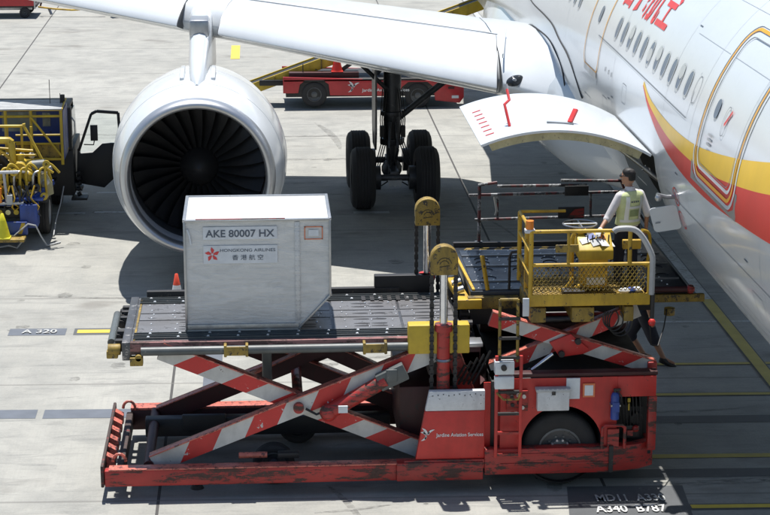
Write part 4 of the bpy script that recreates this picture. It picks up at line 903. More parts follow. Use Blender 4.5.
# left edge: folded yellow flap with rollers
b = MB(); b.beam((3.02, 30.4, 2.52), (3.10, 28.0, 2.51), .045, .04); b.box(2.82, 3.2, 27.80, 28.0, 2.28, 2.42); b.beam((2.86, 28.9, 2.42), (2.98, 27.9, 2.34), .16, .10); b.build('bridge_edge_flap', 'yellow', BR, bev=.01)
for k in range(5): MB().cyl((2.84, 28.15+k*.42, 2.46), (2.97, 28.15+k*.42, 2.50), .05, n=10).build('edge_roller', 'steel', BR)
MB().beam((3.30, 27.95, 2.52), (3.22, 28.05, 3.02), .05, .05).build('edge_stanchion', 'yellow', BR, bev=.008)
MB().box(2.8, 3.0, 28.7, 29.2, 2.2, 2.44).build('edge_buffer', 'black', BR, bev=.01); MB().box(3.05, 3.85, 28.02, 30.3, 1.98, 2.3).build('bridge_underframe', 'black', BR, bev=.01); MB().box(3.9, 5.8, 28.2, 30.3, 2.1, 2.33).build('bridge_underframe', 'dark', BR, bev=.01)
b = MB(); b.tube([(3.62, 28.0, 2.52), (3.62, 28.0, 3.02), (3.65, 27.98, 3.08), (3.75, 27.95, 3.10)], .02, 8); b.build('grab_handle', 'black', BR)
# ---- red and white safety railings on the far side
def candy(p, q, r, n, first=0, name='rail', par=None):
    b = MB(); p, q = V(p), V(q)
    for i in range(n): b.cyl(p.lerp(q, i/n), p.lerp(q, (i+1)/n), r, n=8, m=(i+first) % 2)
    return b.build(name, ['redrail', 'whiterail'], par)
M['redrail'] = paint('chipped_red_rail', (.15, .025, .03), (.03, .028, .03), .62, .5, dirt=.6, scale=14); M['whiterail'] = paint('chipped_white_rail', (.34, .35, .36), (.05, .05, .055), .72, .5, dirt=.6, scale=14)
RL = MB().box(3.40, 5.8, 30.66, 30.72, 2.42, 2.50).build('safety_railing', 'dark', LD, bev=.008)
for x, z in ((3.47, 3.46), (4.95, 3.08)): candy((x, 30.68, 2.5), (x, 30.68, z), .028, 5, 0, 'railing_post', RL); MB().box(x-.06, x+.06, 30.62, 30.74, 2.5, 2.56).build('post_foot', 'steel', RL)
for p, q, n_ in (((3.45, 30.68, 3.48), (3.75, 30.68, 3.52), 2), ((3.75, 30.68, 3.46), (5.18, 30.68, 3.46), 7), ((4.76, 30.68, 3.54), (5.75, 30.68, 3.52), 4), ((3.30, 30.68, 3.32), (5.40, 30.68, 3.34), 12), ((5.40, 30.68, 3.34), (6.05, 30.68, 3.34), 3), ((3.40, 30.68, 2.92), (6.0, 30.68, 2.96), 9)):
    candy(p, q, .024, n_, 1, 'rail', RL)
for x in (3.76, 5.25, 5.66): candy((x, 30.70, 2.93), (x, 30.70, 3.34), .022, 3, 1, 'rail_strut', RL)
candy((5.72, 30.68, 3.52), (5.80, 30.68, 3.34), .02, 1, 0, 'rail_strut', RL); candy((5.85, 30.70, 3.3), (6.15, 30.72, 2.8), .022, 3, 1, 'rail_strut', RL)
MB().box(4.82, 5.20, 30.62, 30.65, 3.30, 3.46).build('notice_board', 'dark', RL, bev=.006)
b = MB(); b.box(4.72, 5.14, 30.62, 30.65, 2.93, 3.12); b.build('notice_board', 'dark', RL, bev=.006); b = MB(); b.add([(4.86, 30.612, 2.95), (5.13, 30.612, 2.95), (5.13, 30.612, 3.10), (4.98, 30.612, 3.08)], [(0, 1, 2, 3)]); b.build('faded_mark', 'redworn', RL)
MB().tube([(3.70, 30.64, 3.3), (3.74, 30.62, 3.08), (3.72, 30.63, 3.0)], .018, 6).build('locking_pin', 'steel', RL)
# ---- operator cage
CY0, CY1, CX0, CX1, CZ0 = 26.62, 27.84, 3.74, 5.40, 2.70
CG = MB().box(CX0, CX1, CY0, CY1, CZ0, CZ0+.05).build('operator_cage', 'yellowdark', LD, bev=.008)
MB().box(CX0-.02, CX1+.02, CY0-.03, CY0, CZ0-.05, CZ0+.12).build('kick_plate', 'yellow', CG, bev=.008)
ct = 3.72
def tubey(pts, r=.026, mat='yellow', name='cage_rail'): return MB().tube(smooth(pts, 4) if len(pts) > 2 else pts, r, 10).build(name, mat, CG)
for x, y in ((CX0, CY0), (CX0, CY1), (CX0+.02, (CY0+CY1)/2)): tubey([(x, y, CZ0), (x, y, ct+(.0 if y != CY0 else .0))], .032, name='cage_post')
tubey([(4.26, CY0, 3.24), (4.26, CY0, ct)], .022, name='cage_post'); tubey([(5.12, CY0, 3.24), (5.12, CY0, ct)], .030, name='cage_post'); tubey([(CX1, CY0, CZ0), (CX1, CY0, 3.24)], .026, name='cage_post')
tubey([(CX0, CY0, ct), (4.95, CY0, ct)]); tubey([(CX0, CY0, 3.24), (CX1, CY0, 3.24)]); 
for z in (ct, 3.42, 3.08): tubey([(CX0, CY0, z), (CX0, CY1, z)], .024)
tubey([(CX0, CY1, ct), (4.4, CY1, ct)], .022)
tubey([(4.88, CY0-.03, ct-.01), (4.95, CY0-.03, ct+.03), (5.16, CY0-.03, ct+.02), (5.30, CY0-.02, ct-.11), (5.43, CY0-.02, ct-.36), (5.44, CY0-.02, 3.2), (5.44, CY0-.02, 2.80)], .042, 'lgrey', 'white_handrail')
tubey([(5.46, CY0-.02, 2.82), (5.46, CY0-.02, 2.45)], .03, 'black', 'hose_end')
tubey([(5.36, CY0+.4, ct-.1), (5.5, CY0+.6, ct-.2), (5.54, CY0+.7, 3.3), (5.5, CY0+.7, 3.0)], .024)
b = MB()
def seg(x0, z0, x1, z1, y): b.beam((x0, y, z0), (x1, y, z1), .010, .010)
# expanded-metal infill
def lattice(x0, x1, z0, z1, y, px=.062, pz=.044):
    b = MB(); n_ = int((x1-x0)/px); r_ = int((z1-z0)/pz)
    for i in range(n_+1):
        for j in range(r_):
            xa = x0+i*px+(px/2 if j % 2 else 0); za = z0+j*pz
            for s_ in (-1, 1):
                xb = xa+s_*px/2
                if x0 <= xa <= x1 and x0-.001 <= xb <= x1+.001: b.beam((xa, y, za), (xb, y, za+pz), .010, .011)
    return b
lattice(CX0+.03, CX1-.03, 2.86, 3.22, CY0).build('mesh_infill', 'yellowdark', CG)
lb = lattice(CY0+.03, CY1-.03, 2.86, 3.10, 0); lb.v = [(CX0+(y-0)*1, x, z) for x, y, z in lb.v]; lb.build('mesh_infill', 'yellowdark', CG)
fl = lattice(CX0+.05, CX1-.05, 0, CY1-CY0-.08, 0, .07, .06); fl.v = [(x, CY0+.04+z, CZ0+.056+y) for x, y, z in fl.v]; fl.build('grating_floor', 'yellowdark', CG)
b = MB(); b.cyl((CX0-.02, CY0+.04, ct+.03), (CX0-.02, CY0+.04, ct+.15), .055, n=14); b.build('beacon', 'orangelamp', CG); MB().box(CX0-.09, CX0+.05, CY0-.02, CY0+.10, ct-.02, ct+.03).build('beacon_base', 'whitedirty', CG, bev=.005)
MB().box(CX0-.11, CX0-.02, CY0-.06, CY0-.03, 2.52, 2.78).build('corner_tag', 'label', CG, bev=.006); MB().box(4.08, 4.40, CY0-.02, CY0+.01, 3.42, 3.53).build('name_plate', 'yellowdark', CG, bev=.01)
# console
b = MB(); b.prism([(26.95, 2.80), (27.35, 2.80), (27.35, 3.36), (27.22, 3.44), (26.95, 3.25)], 'x', 4.52, 4.88); CN = b.build('control_console', 'yellow', CG, bev=.02)
b = MB(); b.prism([(26.92, 3.22), (27.38, 3.22), (27.38, 3.42), (27.24, 3.56), (26.92, 3.36)], 'x', 4.46, 4.95); b.build('console_head', 'yellowclean', CN, bev=.02)
b = MB(); b.tube([(4.40, 27.2, 2.9), (4.40, 27.2, 3.46), (4.43, 27.2, 3.54), (4.60, 27.2, 3.58)], .035, 8); b.build('console_arm', 'yellow', CN)
for k, (x, y, s_, m_) in enumerate(((4.56, 27.05, .12, 'paper'), (4.66, 27.12, .10, 'blue'), (4.72, 27.02, .14, 'lgrey'), (4.80, 27.10, .10, 'orangelamp'), (4.62, 27.17, .10, 'dark'))):
    z = 3.36+(y-26.92)*.625+.012; MB().beam((x-s_/2, y, z), (x+s_/2, y+.03, z+.03), s_*.8, .012, up=(0, -.6, .8)).build('console_switch_label', m_, CN)
MB().beam((4.76, 27.0, 3.46), (4.96, 27.10, 3.42), .16, .012, up=(.3, -.4, .9)).build('crumpled_paper', 'paper', CN)
for x in (4.60, 4.67, 4.74, 4.82, 4.90): MB().cyl((x, 27.08, 3.46), (x, 27.06, 3.55), .010, n=6).build('lever', 'black', CN)
MB().box(4.58, 4.84, 26.93, 26.95, 2.86, 2.96).build('data_plate', 'label', CN)
b = MB(); b.tube([(4.55+.24*cos(a), 27.45+.24*sin(a), 3.62) for a in [2*pi*i/24 for i in range(25)]], .014, 6, cap=False); b.cyl((4.31, 27.45, 3.62), (4.79, 27.45, 3.62), .012); b.cyl((4.55, 27.21, 3.62), (4.55, 27.69, 3.62), .012); b.cyl((4.55, 27.45, 3.62), (4.55, 27.45, 3.3), .02); b.build('steering_wheel', 'steel', CG)
MB().box(5.10, 5.36, 27.04, 27.12, 3.34, 3.47).build('cage_gate', 'yellow', CG, bev=.01); MB().cyl((5.2, 27.04, 3.41), (5.2, 27.02, 3.41), .022).build('gate_bolt', 'dark', CG)
b = MB(); b.ball((4.28, 27.0, 2.76), .06, 8, 0, (1.6, 1, .8)); b.tube([(4.25, 27.0, 2.74), (4.36, 26.95, 2.9), (4.38, 26.96, 2.97)], .03, 8); b.tube([(4.35, 26.95, 2.78), (4.50, 26.92, 2.86)], .03, 8); b.build('foot_pedal', 'yellow', CG)
for x, a in ((4.30, .10), (4.45, .1)): MB().box(x-.08, x+.08, 26.75, 26.95, CZ0+.055, CZ0+.12).build('floor_fitting', 'dark', CG, bev=.01)
# underside brackets and looped hoses
for x0, x1 in ((3.76, 3.98), (4.34, 4.66), (5.08, 5.22)): MB().box(x0, x1, 26.7, 27.9, 2.38, 2.60).build('cage_bracket', 'yellowdark', CG, bev=.02)
for k in range(4):
    b = MB(); r_ = .11+.018*k; b.tube([(4.90+.05*k+r_*sin(a), 26.72+.015*k, 2.56-r_*1.25+r_*1.25*cos(a)*1.0) for a in [(-2.4+4.8*i/16)+pi for i in range(17)]], .012, 6); b.build('hydraulic_hose', 'hose', CG)
b = MB(); b.tube([(5.45, 26.75, 2.42), (5.5, 26.8, 2.0), (5.62, 26.9, 1.95), (5.78, 27.3, 2.1), (5.9, 27.7, 2.25)], .010, 6); b.build('sensor_cable', 'hose', CG)
b = MB(); b.cyl((5.95, 27.75, 2.16), (5.95, 27.75, 2.26), .08, n=12); b.build('work_lamp', 'yellowdark', BR)
MB().ball((5.48, 26.7, 2.36), .055, 10).build('stop_button', 'redstripe', CG)
# ---- things lying in the cage
r_ = MB(); pts = []
for k in range(3):
    a = random.random()*3
    r_.ball((5.10+.09*k, 26.82+.03*k, CZ0+.10), .07, 8, k % 2, (1.3, .8, .6))
tag(r_.build('crumpled_wrapping', ['label', 'blue'], None, org=(5.18, 26.85, CZ0+.06)), 'crumpled blue and white plastic lying on the yellow cage floor', 'plastic wrap')
# ================================================================ FREIGHT CONTAINER
AC = thing('freight_container', 'silver aluminium air freight container in clear film standing on the loader platform', 'freight container', (0, 28, PZ+.015))
x0, x1, x2, yf, yb_, z0, z1 = -1.06, .52, .98, 27.30, 28.83, PZ+.03, PZ+.03+1.60
pr = [(x0, z0), (x1, z0), (x2, z0+.50), (x2, z1), (x0, z1)]
b = MB(); b.prism(pr, 'y', yf+.012, yb_-.012); BD = b.build('container_body', 'film', AC)
b = MB(); w = .045
def bar(a, c, y0, y1):
    b.prism([a, c, (c[0]+(w if a[0] != c[0] or 1 else 0)*0, c[1]), a], 'y', y0, y1) if 0 else None
def frame_y(y):
    g = MB(); P_ = pr; cx_, cz_ = -.05, z0+.8
    for i in range(5):
        a, c = P_[i], P_[(i+1) % 5]; m_ = V((a[0], y, a[1])), V((c[0], y, c[1])); g.beam(m_[0], m_[1], .03, .05, up=(0, 1, 0))
    return g
frame_y(yf).build('edge_rail', 'steel', AC, bev=.004); frame_y(yb_).build('edge_rail', 'steel', AC, bev=.004)
for x, z in pr[:3]+[pr[4]]: MB().box(x-.022, x+.022, yf, yb_, z-.022, z+.022).build('corner_rail', 'steel', AC, bev=.005)
MB().box(x2-.022, x2+.022, yf, yb_, z1-.022, z1+.022).build('corner_rail', 'steel', AC, bev=.005)
BP_ = MB().box(x0-.01, x1+.01, yf-.018, yb_+.018, z0-.02, z0+.095).build('base_pallet', 'steel', AC, bev=.006)
b = MB(); b.box(x1-.035, x1+.035, yf-.008, yf+.012, z0+.09, z1-.03)
b.build('centre_strip', 'film', BD, bev=.003)
b = MB()
for k in range(24): b.ball((x0+.06+k*.064, yf-.018, z0+.06), .006, 6)
for k in range(20): b.ball((x1-.022, yf-.008, z0+.14+k*.072), .006, 6); b.ball((x1+.022, yf-.008, z0+.14+k*.072), .006, 6)
b.build('rivets', 'lgrey', BD)
def plate(xa, xb, za, zb, y, mat, name='label_plate'): return MB().box(xa, xb, y, y+.004, za, zb).build(name, mat, BD)
ZT = z1
plate(-.80, .24, ZT-.27, ZT-.09, yf-.003, 'label'); plate(-.80, .24, ZT-.62, ZT-.36, yf-.003, 'label')
text('AKE 80007 HX', 1, 'inktext', 'container_number', BD, tx(-.76, ZT-.235, .96, .105, yf-.008), bold=.018)
text('HONGKONG AIRLINES', 1, 'inktext', 'owner_lettering', BD, tx(-.57, ZT-.45, .78, .045, yf-.008), bold=.004)
text('香 港 航 空', 1, 'inktext', 'owner_lettering', BD, tx(-.40, ZT-.565, .44, .060, yf-.008), bold=.004)
b = MB(); cx_, cz_ = -.675, ZT-.485
for k in range(5):
    a = RD(90+72*k); d_ = RD(15)
    P2 = lambda r, t_: (cx_+r*cos(t_), yf-.008, cz_+r*sin(t_))
    b.add([P2(.018, a-.5), P2(.07, a-.42), P2(.108, a+.10), P2(.074, a+.30), P2(.02, a+.5)], [(0, 1, 2, 3, 4)])
b.build('flower_emblem', 'redtext', BD)
b = MB(); xa, xb, za, zb, w = .62, .88, ZT-.29, ZT-.10, .013
for q in ((xa, xb, za, za+w), (xa, xb, zb-w, zb), (xa, xa+w, za, zb), (xb-w, xb, za, zb)): b.box(q[0], q[1], yf-.006, yf-.002, q[2], q[3])
b.build('placard_frame', 'orangeline2', BD); plate(.68, .82, ZT-.24, ZT-.15, yf-.003, 'label')
plate(-.15, .36, 0, 0, 0, 'label') if 0 else None
MB().box(-.9, .35, yf-.004, yf+.012, z1-.01, z1+.026).build('top_tape', 'redworn', BD)
b = MB(); b.tube([(-1.02, yf-.01, ZT-.12), (-.99, yf-.02, ZT-.2), (-.97, yf-.012, ZT-.34)], .012, 6); b.build('film_tail', 'label', BD)
# ================================================================ PEOPLE
def ell_loft(b, secs, n=20):
    """secs: (centre, half width, half depth, heading vector of the front)"""
    o = len(b.v)
    for c, rx, ry, f in secs:
        f = V(f).normalized(); r = f.cross(V((0, 0, 1))).normalized()
        for k in range(n): a = 2*pi*k/n; b.v.append(tuple(V(c)+r*rx*cos(a)+f*ry*sin(a)))
    for i in range(len(secs)-1):
        for k in range(n): b.f.append([o+i*n+k, o+i*n+(k+1) % n, o+(i+1)*n+(k+1) % n, o+(i+1)*n+k]); b.m.append(0)
    b.f += [list(range(o, o+n)), list(range(o+(len(secs)-1)*n, o+len(secs)*n))]; b.m += [0, 0]
    return b
def hand(b, w, d, up, curl=.5, s=1, flip=1):
    """palm, four unequal fingers and a thumb growing from wrist w along d; up = back of the hand"""
    w, d, up = V(w), V(d).normalized(), V(up); sd = d.cross(up).normalized()*flip; up = sd.cross(d).normalized()*flip
    pc = w+d*.05*s; b.capsule(w, w+d*.02, .027*s, .030*s)
    for k in range(4): q = w+sd*(k-1.5)*.019*s; b.capsule(q+d*.015*s, q+d*.085*s, .014*s, .011*s, 8)
    for k, L_ in enumerate((.068, .076, .070, .055)):
        q = w+sd*(k-1.5)*.0205*s+d*.085*s; d1 = (d-up*.35*curl).normalized(); d2 = (d-up*1.3*curl).normalized()
        b.capsule(q, q+d1*L_*.55*s, .0092*s, .0086*s, 8); b.capsule(q+d1*L_*.55*s, q+d1*L_*.55*s+d2*L_*.5*s, .0086*s, .0078*s, 8)
    q = w-sd*.026*s+d*.02*s; e = (d*.6-sd*.75-up*.3).normalized(); b.capsule(q, q+e*.04*s, .013*s, .0105*s, 8); b.capsule(q+e*.04*s, q+e*.04*s+(d*.8-sd*.25-up*.4).normalized()*.032*s, .0105*s, .009*s, 8)
def head(b, c, f, tilt=0):
    c, f = V(c), V(f).normalized(); r = f.cross(V((0, 0, 1))).normalized(); u = r.cross(f)
    def P3(x, y, z): return c+r*x+f*y+u*z
    b.ball(P3(0, -.005, .035), 1, 20, 0, (.001,)*3) if 0 else None
    ell_loft(b, [(P3(0, -.005, z), rx, ry, f) for z, rx, ry in ((-.105, .018, .02), (-.10, .038, .05), (-.08, .052, .072), (-.05, .064, .088), (-.01, .073, .096), (.03, .077, .099), (.07, .073, .094), (.10, .058, .075), (.118, .035, .045), (.124, .01, .012))])
    b.capsule(P3(0, .088, .012), P3(0, .112, -.022), .009, .013, 8); b.capsule(P3(-.02, .086, -.055), P3(.02, .086, -.055), .010, .010, 8); b.capsule(P3(-.018, .07, -.09), P3(.018, .07, -.09), .018, .018, 8)
    b.capsule(P3(-.05, .078, .028), P3(.05, .078, .028), .010, .010, 8)
    for s in (-1, 1): b.capsule(P3(s*.076, -.008, .012), P3(s*.078, -.012, -.022), .014, .010, 8)
    return P3
def limb(b, pts, rs):
    for i in range(len(pts)-1): b.capsule(pts[i], pts[i+1], rs[i], rs[i+1], 14)
def figure(name, label, base, J, looks, kind):
    T = thing(name, label, 'person', base); f = V(J['front']).normalized(); r = f.cross(V((0, 0, 1))).normalized()
    pel, neck = V(J['pelvis']), V(J['neck']); up = (neck-pel); L_ = up.length; up.normalize()
    def torso(b, g=0.0, lo=-.12, hi=1.0):
        prof = [(-.14, .13, .09), (-.06, .165, .115), (.05, .165, .115), (.22, .145, .10), (.42, .155, .105), (.62, .186, .122), (.76, .202, .118), (.85, .200, .105), (.91, .165, .09), (.96, .10, .075), (1.0, .062, .06)]
        ell_loft(b, [(pel+up*L_*t_, rx+g, ry+g, f) for t_, rx, ry in prof if lo <= t_ <= hi])
    B = MB(); torso(B, -.012); hd = V(J['head']); B.capsule(neck-up*.06, hd-V((0, 0, .07)), .058, .052)
    P3 = head(B, hd, J['look'])
    for s in ('L', 'R'):
        a = J['arm'+s]; limb(B, a, (.048, .040, .027)); dd = (V(a[2])-V(a[1])).normalized(); hand(B, a[2], J.get('hd'+s, dd), J.get('hu'+s, f), J.get('curl', .6), flip=1 if s == 'L' else -1)
        l = J['leg'+s]; limb(B, l[:3], (.088, .062, .042)); B.capsule(l[2], V(l[3]), .036, .024)
    BO = B.build('body', 'skin', T, remesh=.0085, ang=180)
    # hair
    h = MB(); lf = V(J['look']).normalized(); ell_loft(h, [(P3(0, dy, z), rx, ry, lf) for z, rx, ry, dy in ((-.045, .066, .060, -.045), (-.01, .080, .078, -.03), (.03, .085, .090, -.018), (.06, .086, .098, -.012), (.09, .078, .092, -.008), (.115, .056, .068, -.006), (.132, .026, .032, -.006))])
    for k in range(26): a = random.uniform(0, 2*pi); z = random.uniform(.03, .11); rr = .082*sqrt(max(.1, 1-(z/.15)**2)); h.capsule(P3(rr*cos(a), -.012+rr*1.05*sin(a), z), P3(rr*1.06*cos(a), -.018+rr*1.1*sin(a), z+.012), .012, .006, 6)
    h.build('hair', 'hair', T, remesh=.008, ang=180)
    # clothes
    c = MB(); torso(c, .016, -.16, .97); sl = looks['sleeve']
    for s in ('L', 'R'):
        a = [V(x) for x in J['arm'+s]]; e = a[1] if sl <= 1 else a[1].lerp(a[2], sl-1)
        if sl <= 1: limb(c, [a[0], a[0].lerp(a[1], sl)], (.072, .062))
        else: limb(c, [a[0], a[1], e], (.064, .058, .052)); c.capsule(e-(e-a[1]).normalized()*.03, e, .056, .056)
    # folds
    for k in range(7): q = pel+up*L_*random.uniform(.1, .6)+r*random.uniform(-.1, .1)-f*.105; c.capsule(q, q+r*random.uniform(-.08, .08)-V((0, 0, .08)), .016, .010, 6)
    c.build('shirt', looks['shirt'], T, remesh=.010, ang=180)
    p = MB(); ell_loft(p, [(pel+V((0, 0, dz)), rx, ry, f) for dz, rx, ry in ((-.15, .12, .09), (-.06, .178, .128), (.03, .176, .126), (.10, .165, .118))])
    for s in ('L', 'R'):
        l = [V(x) for x in J['leg'+s]]; k = looks['leg']
        if k > 1.5: limb(p, [l[0], l[1], l[1].lerp(l[2], k-1)], (.108, .082, .070))
        else: limb(p, [l[0], l[1], l[1].lerp(l[2], k-1)], (.125, .105, .10))
    p.build('trousers' if looks['leg'] > 1.5 else 'shorts', looks['trouser'], T, remesh=.011, ang=180)
    for s in ('L', 'R'):
        l = [V(x) for x in J['leg'+s]]; t_ = (l[3]-l[2]); t_.normalize(); q = MB(); side = t_.cross(V((0, 0, 1))).normalized()
        q.capsule(l[2]-t_*.03, l[2]+t_*.05+V((0, 0, -.035)), .052, .050, 12); q.capsule(l[2]+t_*.02-V((0, 0, .045)), l[2]+t_*.19-V((0, 0, .06)), .046, .040, 12); q.capsule(l[2]-t_*.05-V((0, 0, .05)), l[2]+t_*.02-V((0, 0, .05)), .042, .044, 12)
        q.build('shoe', 'shoe', T, remesh=.009, ang=180)
    return T, P3, torso, f, r, up, pel, L_
# operator at the cage
f1 = V((-.42, .90, 0)).normalized(); r1 = f1.cross(V((0, 0, 1)))
pel = V((5.37, 28.16, 3.42)); nk = V((5.385, 28.13, 3.97))
sh = lambda s: nk+V((0, 0, -.105))+r1*s*.185
hp = lambda s, q=pel: q+r1*s*.09+V((0, 0, -.05))
J = dict(front=f1, look=(-.93, .36, 0), pelvis=pel, neck=nk, head=(5.355, 28.15, 4.135),
    armL=[sh(-1), (5.02, 27.90, 3.62), (4.86, 27.62, 3.56)], armR=[sh(1), (5.655, 28.15, 3.60), (5.66, 28.22, 3.36)], hdL=V((-.4, -.9, -.25)), huL=V((-.3, -.2, .9)), huR=r1,
    legL=[hp(-1), (5.26, 28.2, 2.98), (5.25, 28.17, 2.60), (5.20, 28.30, 2.55)], legR=[hp(1), (5.46, 28.22, 2.98), (5.47, 28.2, 2.60), (5.42, 28.33, 2.55)])
def mv(p): return V((5.235+(p[0]-5.36)*.97, 27.50+(p[1]-28.15)*.97, 4.41+(p[2]-4.27)*.955))
for k_ in ('pelvis', 'neck', 'head'): J[k_] = mv(J[k_])
for k_ in ('armL', 'armR', 'legL', 'legR'): J[k_] = [mv(p) for p in J[k_]]
J['armL'] = [J['armL'][0], V((4.93, 27.36, 3.72)), V((4.80, 27.20, 3.60))]
T1, P3, torso, f_, r_, u_, p_, L1 = figure('person', 'person in sunglasses and lime vest over a pale shirt, standing behind the yellow control cage', (5.235, 27.5, 2.755), J, dict(sleeve=1.12, shirt='shirt', leg=1.93, trouser='trouser'), 0)
# vest: shell around the torso with shoulder straps
g = MB(); prof = [(.00, .200, .146), (.22, .184, .136), (.42, .192, .142), (.62, .212, .152), (.76, .226, .148), (.85, .216, .132), (.91, .175, .116), (.955, .115, .10)]
ell_loft(g, [(p_+u_*L1*t_, rx, ry, f_) for t_, rx, ry in prof], 28)
VS = g.build('vest', 'vest', T1, remesh=.009, ang=180)
def backpt(x, t_, off=.006):
    """point on the back of the vest: x across, t_ up the spine"""
    rx, ry = 0, 0
    for i in range(len(prof)-1):
        if prof[i][0] <= t_ <= prof[i+1][0]: k = (t_-prof[i][0])/(prof[i+1][0]-prof[i][0]); rx = prof[i][1]+(prof[i+1][1]-prof[i][1])*k; ry = prof[i][2]+(prof[i+1][2]-prof[i][2])*k
    if rx == 0: rx, ry = prof[-1][1:]
    a = math.acos(max(-1, min(1, x/rx))); return tuple(p_+u_*L1*t_+r_*x-f_*(ry*sin(a)+off))
def band(x0, x1, t0, t1, mat, nm, n=8):
    b = MB()
    for i in range(n+1):
        for j in range(7): b.v.append(backpt(x0+(x1-x0)*i/n, t0+(t1-t0)*j/6, .009))
    for i in range(n):
        for j in range(6): b.f.append([i*7+j, i*7+j+1, (i+1)*7+j+1, (i+1)*7+j]); b.m.append(0)
    return b.build(nm, mat, VS)
band(-.18, .18, .10, .17, 'reflect', 'reflective_band', 14); band(-.140, -.085, .17, .82, 'reflect', 'reflective_band', 3); band(.085, .140, .17, .82, 'reflect', 'reflective_band', 3); band(-.09, .09, .48, .55, 'reflect', 'reflective_band', 8)
band(-.07, .07, .26, .44, 'vestnet', 'mesh_panel', 6)
M_ = 0
for k in range(4): x = -.07+.035*k; band(x, x+.024, .655, .70, 'inktext', 'back_print', 2)
# sunglasses
b = MB(); c = lambda x, y, z: P3(x, y, z)
for s in (-1, 1): b.ball(c(s*.034, .098, .022), .024, 10, 0, (1, 1, .8)); b.tube([c(s*.060, .092, .028), c(s*.080, .04, .028), c(s*.082, -.01, .022)], .005, 6)
b.tube([c(-.03, .105, .028), c(.03, .105, .028)], .005, 6); b.build('sunglasses', 'dglass', T1)
nk = J['neck']
g = MB(); hand(g, (4.80, 27.20, 3.60), (-.4, -.9, -.25), (-.3, -.2, .9), .6, 1.16, 1); g.build('glove', 'glove', T1, remesh=.008, ang=180)
ell = MB(); ell_loft(ell, [(nk+V((0, 0, dz)), rr, rr*.95, f_) for dz, rr in ((-.035, .085), (.0, .074), (.03, .068))]); ell.build('collar', 'shirt', T1)
# pedestrian walking behind the loader
f2 = V((.97, -.22, 0)).normalized(); r2 = f2.cross(V((0, 0, 1)))
pel2 = V((6.44, 32.1, .98)); nk2 = V((6.40, 32.1, 1.50)); sh2 = lambda s: nk2+V((0, 0, -.07))+r2*s*.185; hp2 = lambda s: pel2+r2*s*.09+V((0, 0, -.05))
J2 = dict(front=f2, look=(.97, -.2, -.05), pelvis=pel2, neck=nk2, head=(6.44, 32.09, 1.665),
    armR=[sh2(1), (6.44, 31.86, 1.14), (6.52, 31.84, .88)], armL=[sh2(-1), (6.30, 32.32, 1.16), (6.22, 32.34, .94)], huR=r2, huL=-r2,
    legL=[hp2(-1), (6.24, 32.22, .52), (6.50, 32.24, .14), (6.62, 32.22, .10)], legR=[hp2(1), (6.60, 32.0, .50), (6.80, 32.0, .12), (6.96, 31.96, .06)])
T2 = figure('person', 'person in dark shorts walking behind the loader, only the legs showing', (6.6, 32.1, 0), J2, dict(sleeve=.6, shirt='reflect', leg=1.12, trouser='trouser'), 1)[0]
# ================================================================ TRAFFIC CONES
def cone(loc, label, h, r, mats, group=None):
    T = thing('traffic_cone', label, 'traffic cone', loc, group); x, y, z = loc
    MB().box(x-r, x+r, y-r, y+r, z, z+.03).build('cone_base', mats[0], T, bev=.01)
    k = lambda t_: r*.78*(1-t_)+.028
    MB().lathe([(k(0), .03), (k(.35), .03+h*.35)], loc, 'z', 24).build('cone_lower', mats[0], T, ang=60)
    MB().lathe([(k(.35)+.002, .03+h*.35), (k(.66)+.002, .03+h*.66)], loc, 'z', 24).build('cone_band', mats[1], T, ang=60)
    MB().lathe([(k(.66), .03+h*.66), (k(1), h), (.012, h+.01)], loc, 'z', 24).build('cone_tip', mats[0], T, ang=60)
    return T
cone((-1.56, 35.95, 0), 'small orange and white traffic cone standing on the ground behind the loader platform', .70, .15, ('cone', 'conew'))
# ================================================================ BELT LOADER BEHIND THE WING
BT = thing('belt_loader', 'red belt loader truck with a raised yellow conveyor standing beyond the wing', 'belt loader', (3.2, 57, 0))
YN = 56.45
b = MB()
pl = [(.72, .47), (1.15, .47), (1.2, .72), (1.36, .84), (1.86, .84), (2.02, .72), (2.06, .40), (4.05, .36), (4.12, .62), (4.3, .76), (4.85, .76), (5.02, .62), (5.08, .22), (5.78, .14), (5.90, .30), (5.90, .58), (5.6, .74), (4.8, .80), (3.0, .86), (.72, .94)]
b.prism(pl, 'y', YN, YN+.06); b.prism(pl, 'y', YN+1.95, YN+2.0); b.build('body_panel', 'tugred', BT, bev=.012)
b = MB(); b.box(.80, 5.75, YN+.06, YN+1.95, .35, .78); b.build('chassis', 'dark', BT)
MB().box(.74, 4.8, YN+.0, YN+1.98, .80, .86).build('truck_deck', 'dark', BT, bev=.01)
MB().box(.9, 2.9, YN+.25, YN+.6, .86, 1.02).build('deck_rail', 'maroon', BT, bev=.01); MB().box(.05, 1.1, YN+.45, YN+.6, .62, .78).build('tow_beam', 'black', BT, bev=.01)
b = MB(); b.prism([(4.7, .80), (5.6, .74), (5.4, 1.02), (4.9, 1.08)], 'y', YN+.1, YN+1.0); b.box(5.0, 5.3, YN+1.1, YN+1.6, .78, 1.15); b.build('driver_cowl', 'tugred', BT, bev=.02)
for x in (1.61, 4.58):
    wheel(BT, (x, YN+.14, .42 if x < 3 else .36), .37, .24, 'y', 'rim', hub=.55, bolts=6); wheel(BT, (x, YN+1.8, .40), .37, .24, 'y', 'rim', hub=.55, bolts=6, side=1)
emblem(2.72, .62, .20, YN-.006, BT)
text('Jardine Aviation Services', 1, 'whitetext', 'operator_lettering', BT, tx(2.98, .50, 1.35, .09, YN-.006), bold=.012)
MB().box(3.55, 3.72, YN-.01, YN, .70, .78).build('recessed_handle', 'maroon', BT); MB().box(5.55, 5.75, YN-.012, YN, .28, .36).build('reflector_plate', 'label', BT); MB().box(5.45, 5.62, YN-.02, YN, .55, .62).build('tail_lamp', 'maroon', BT)
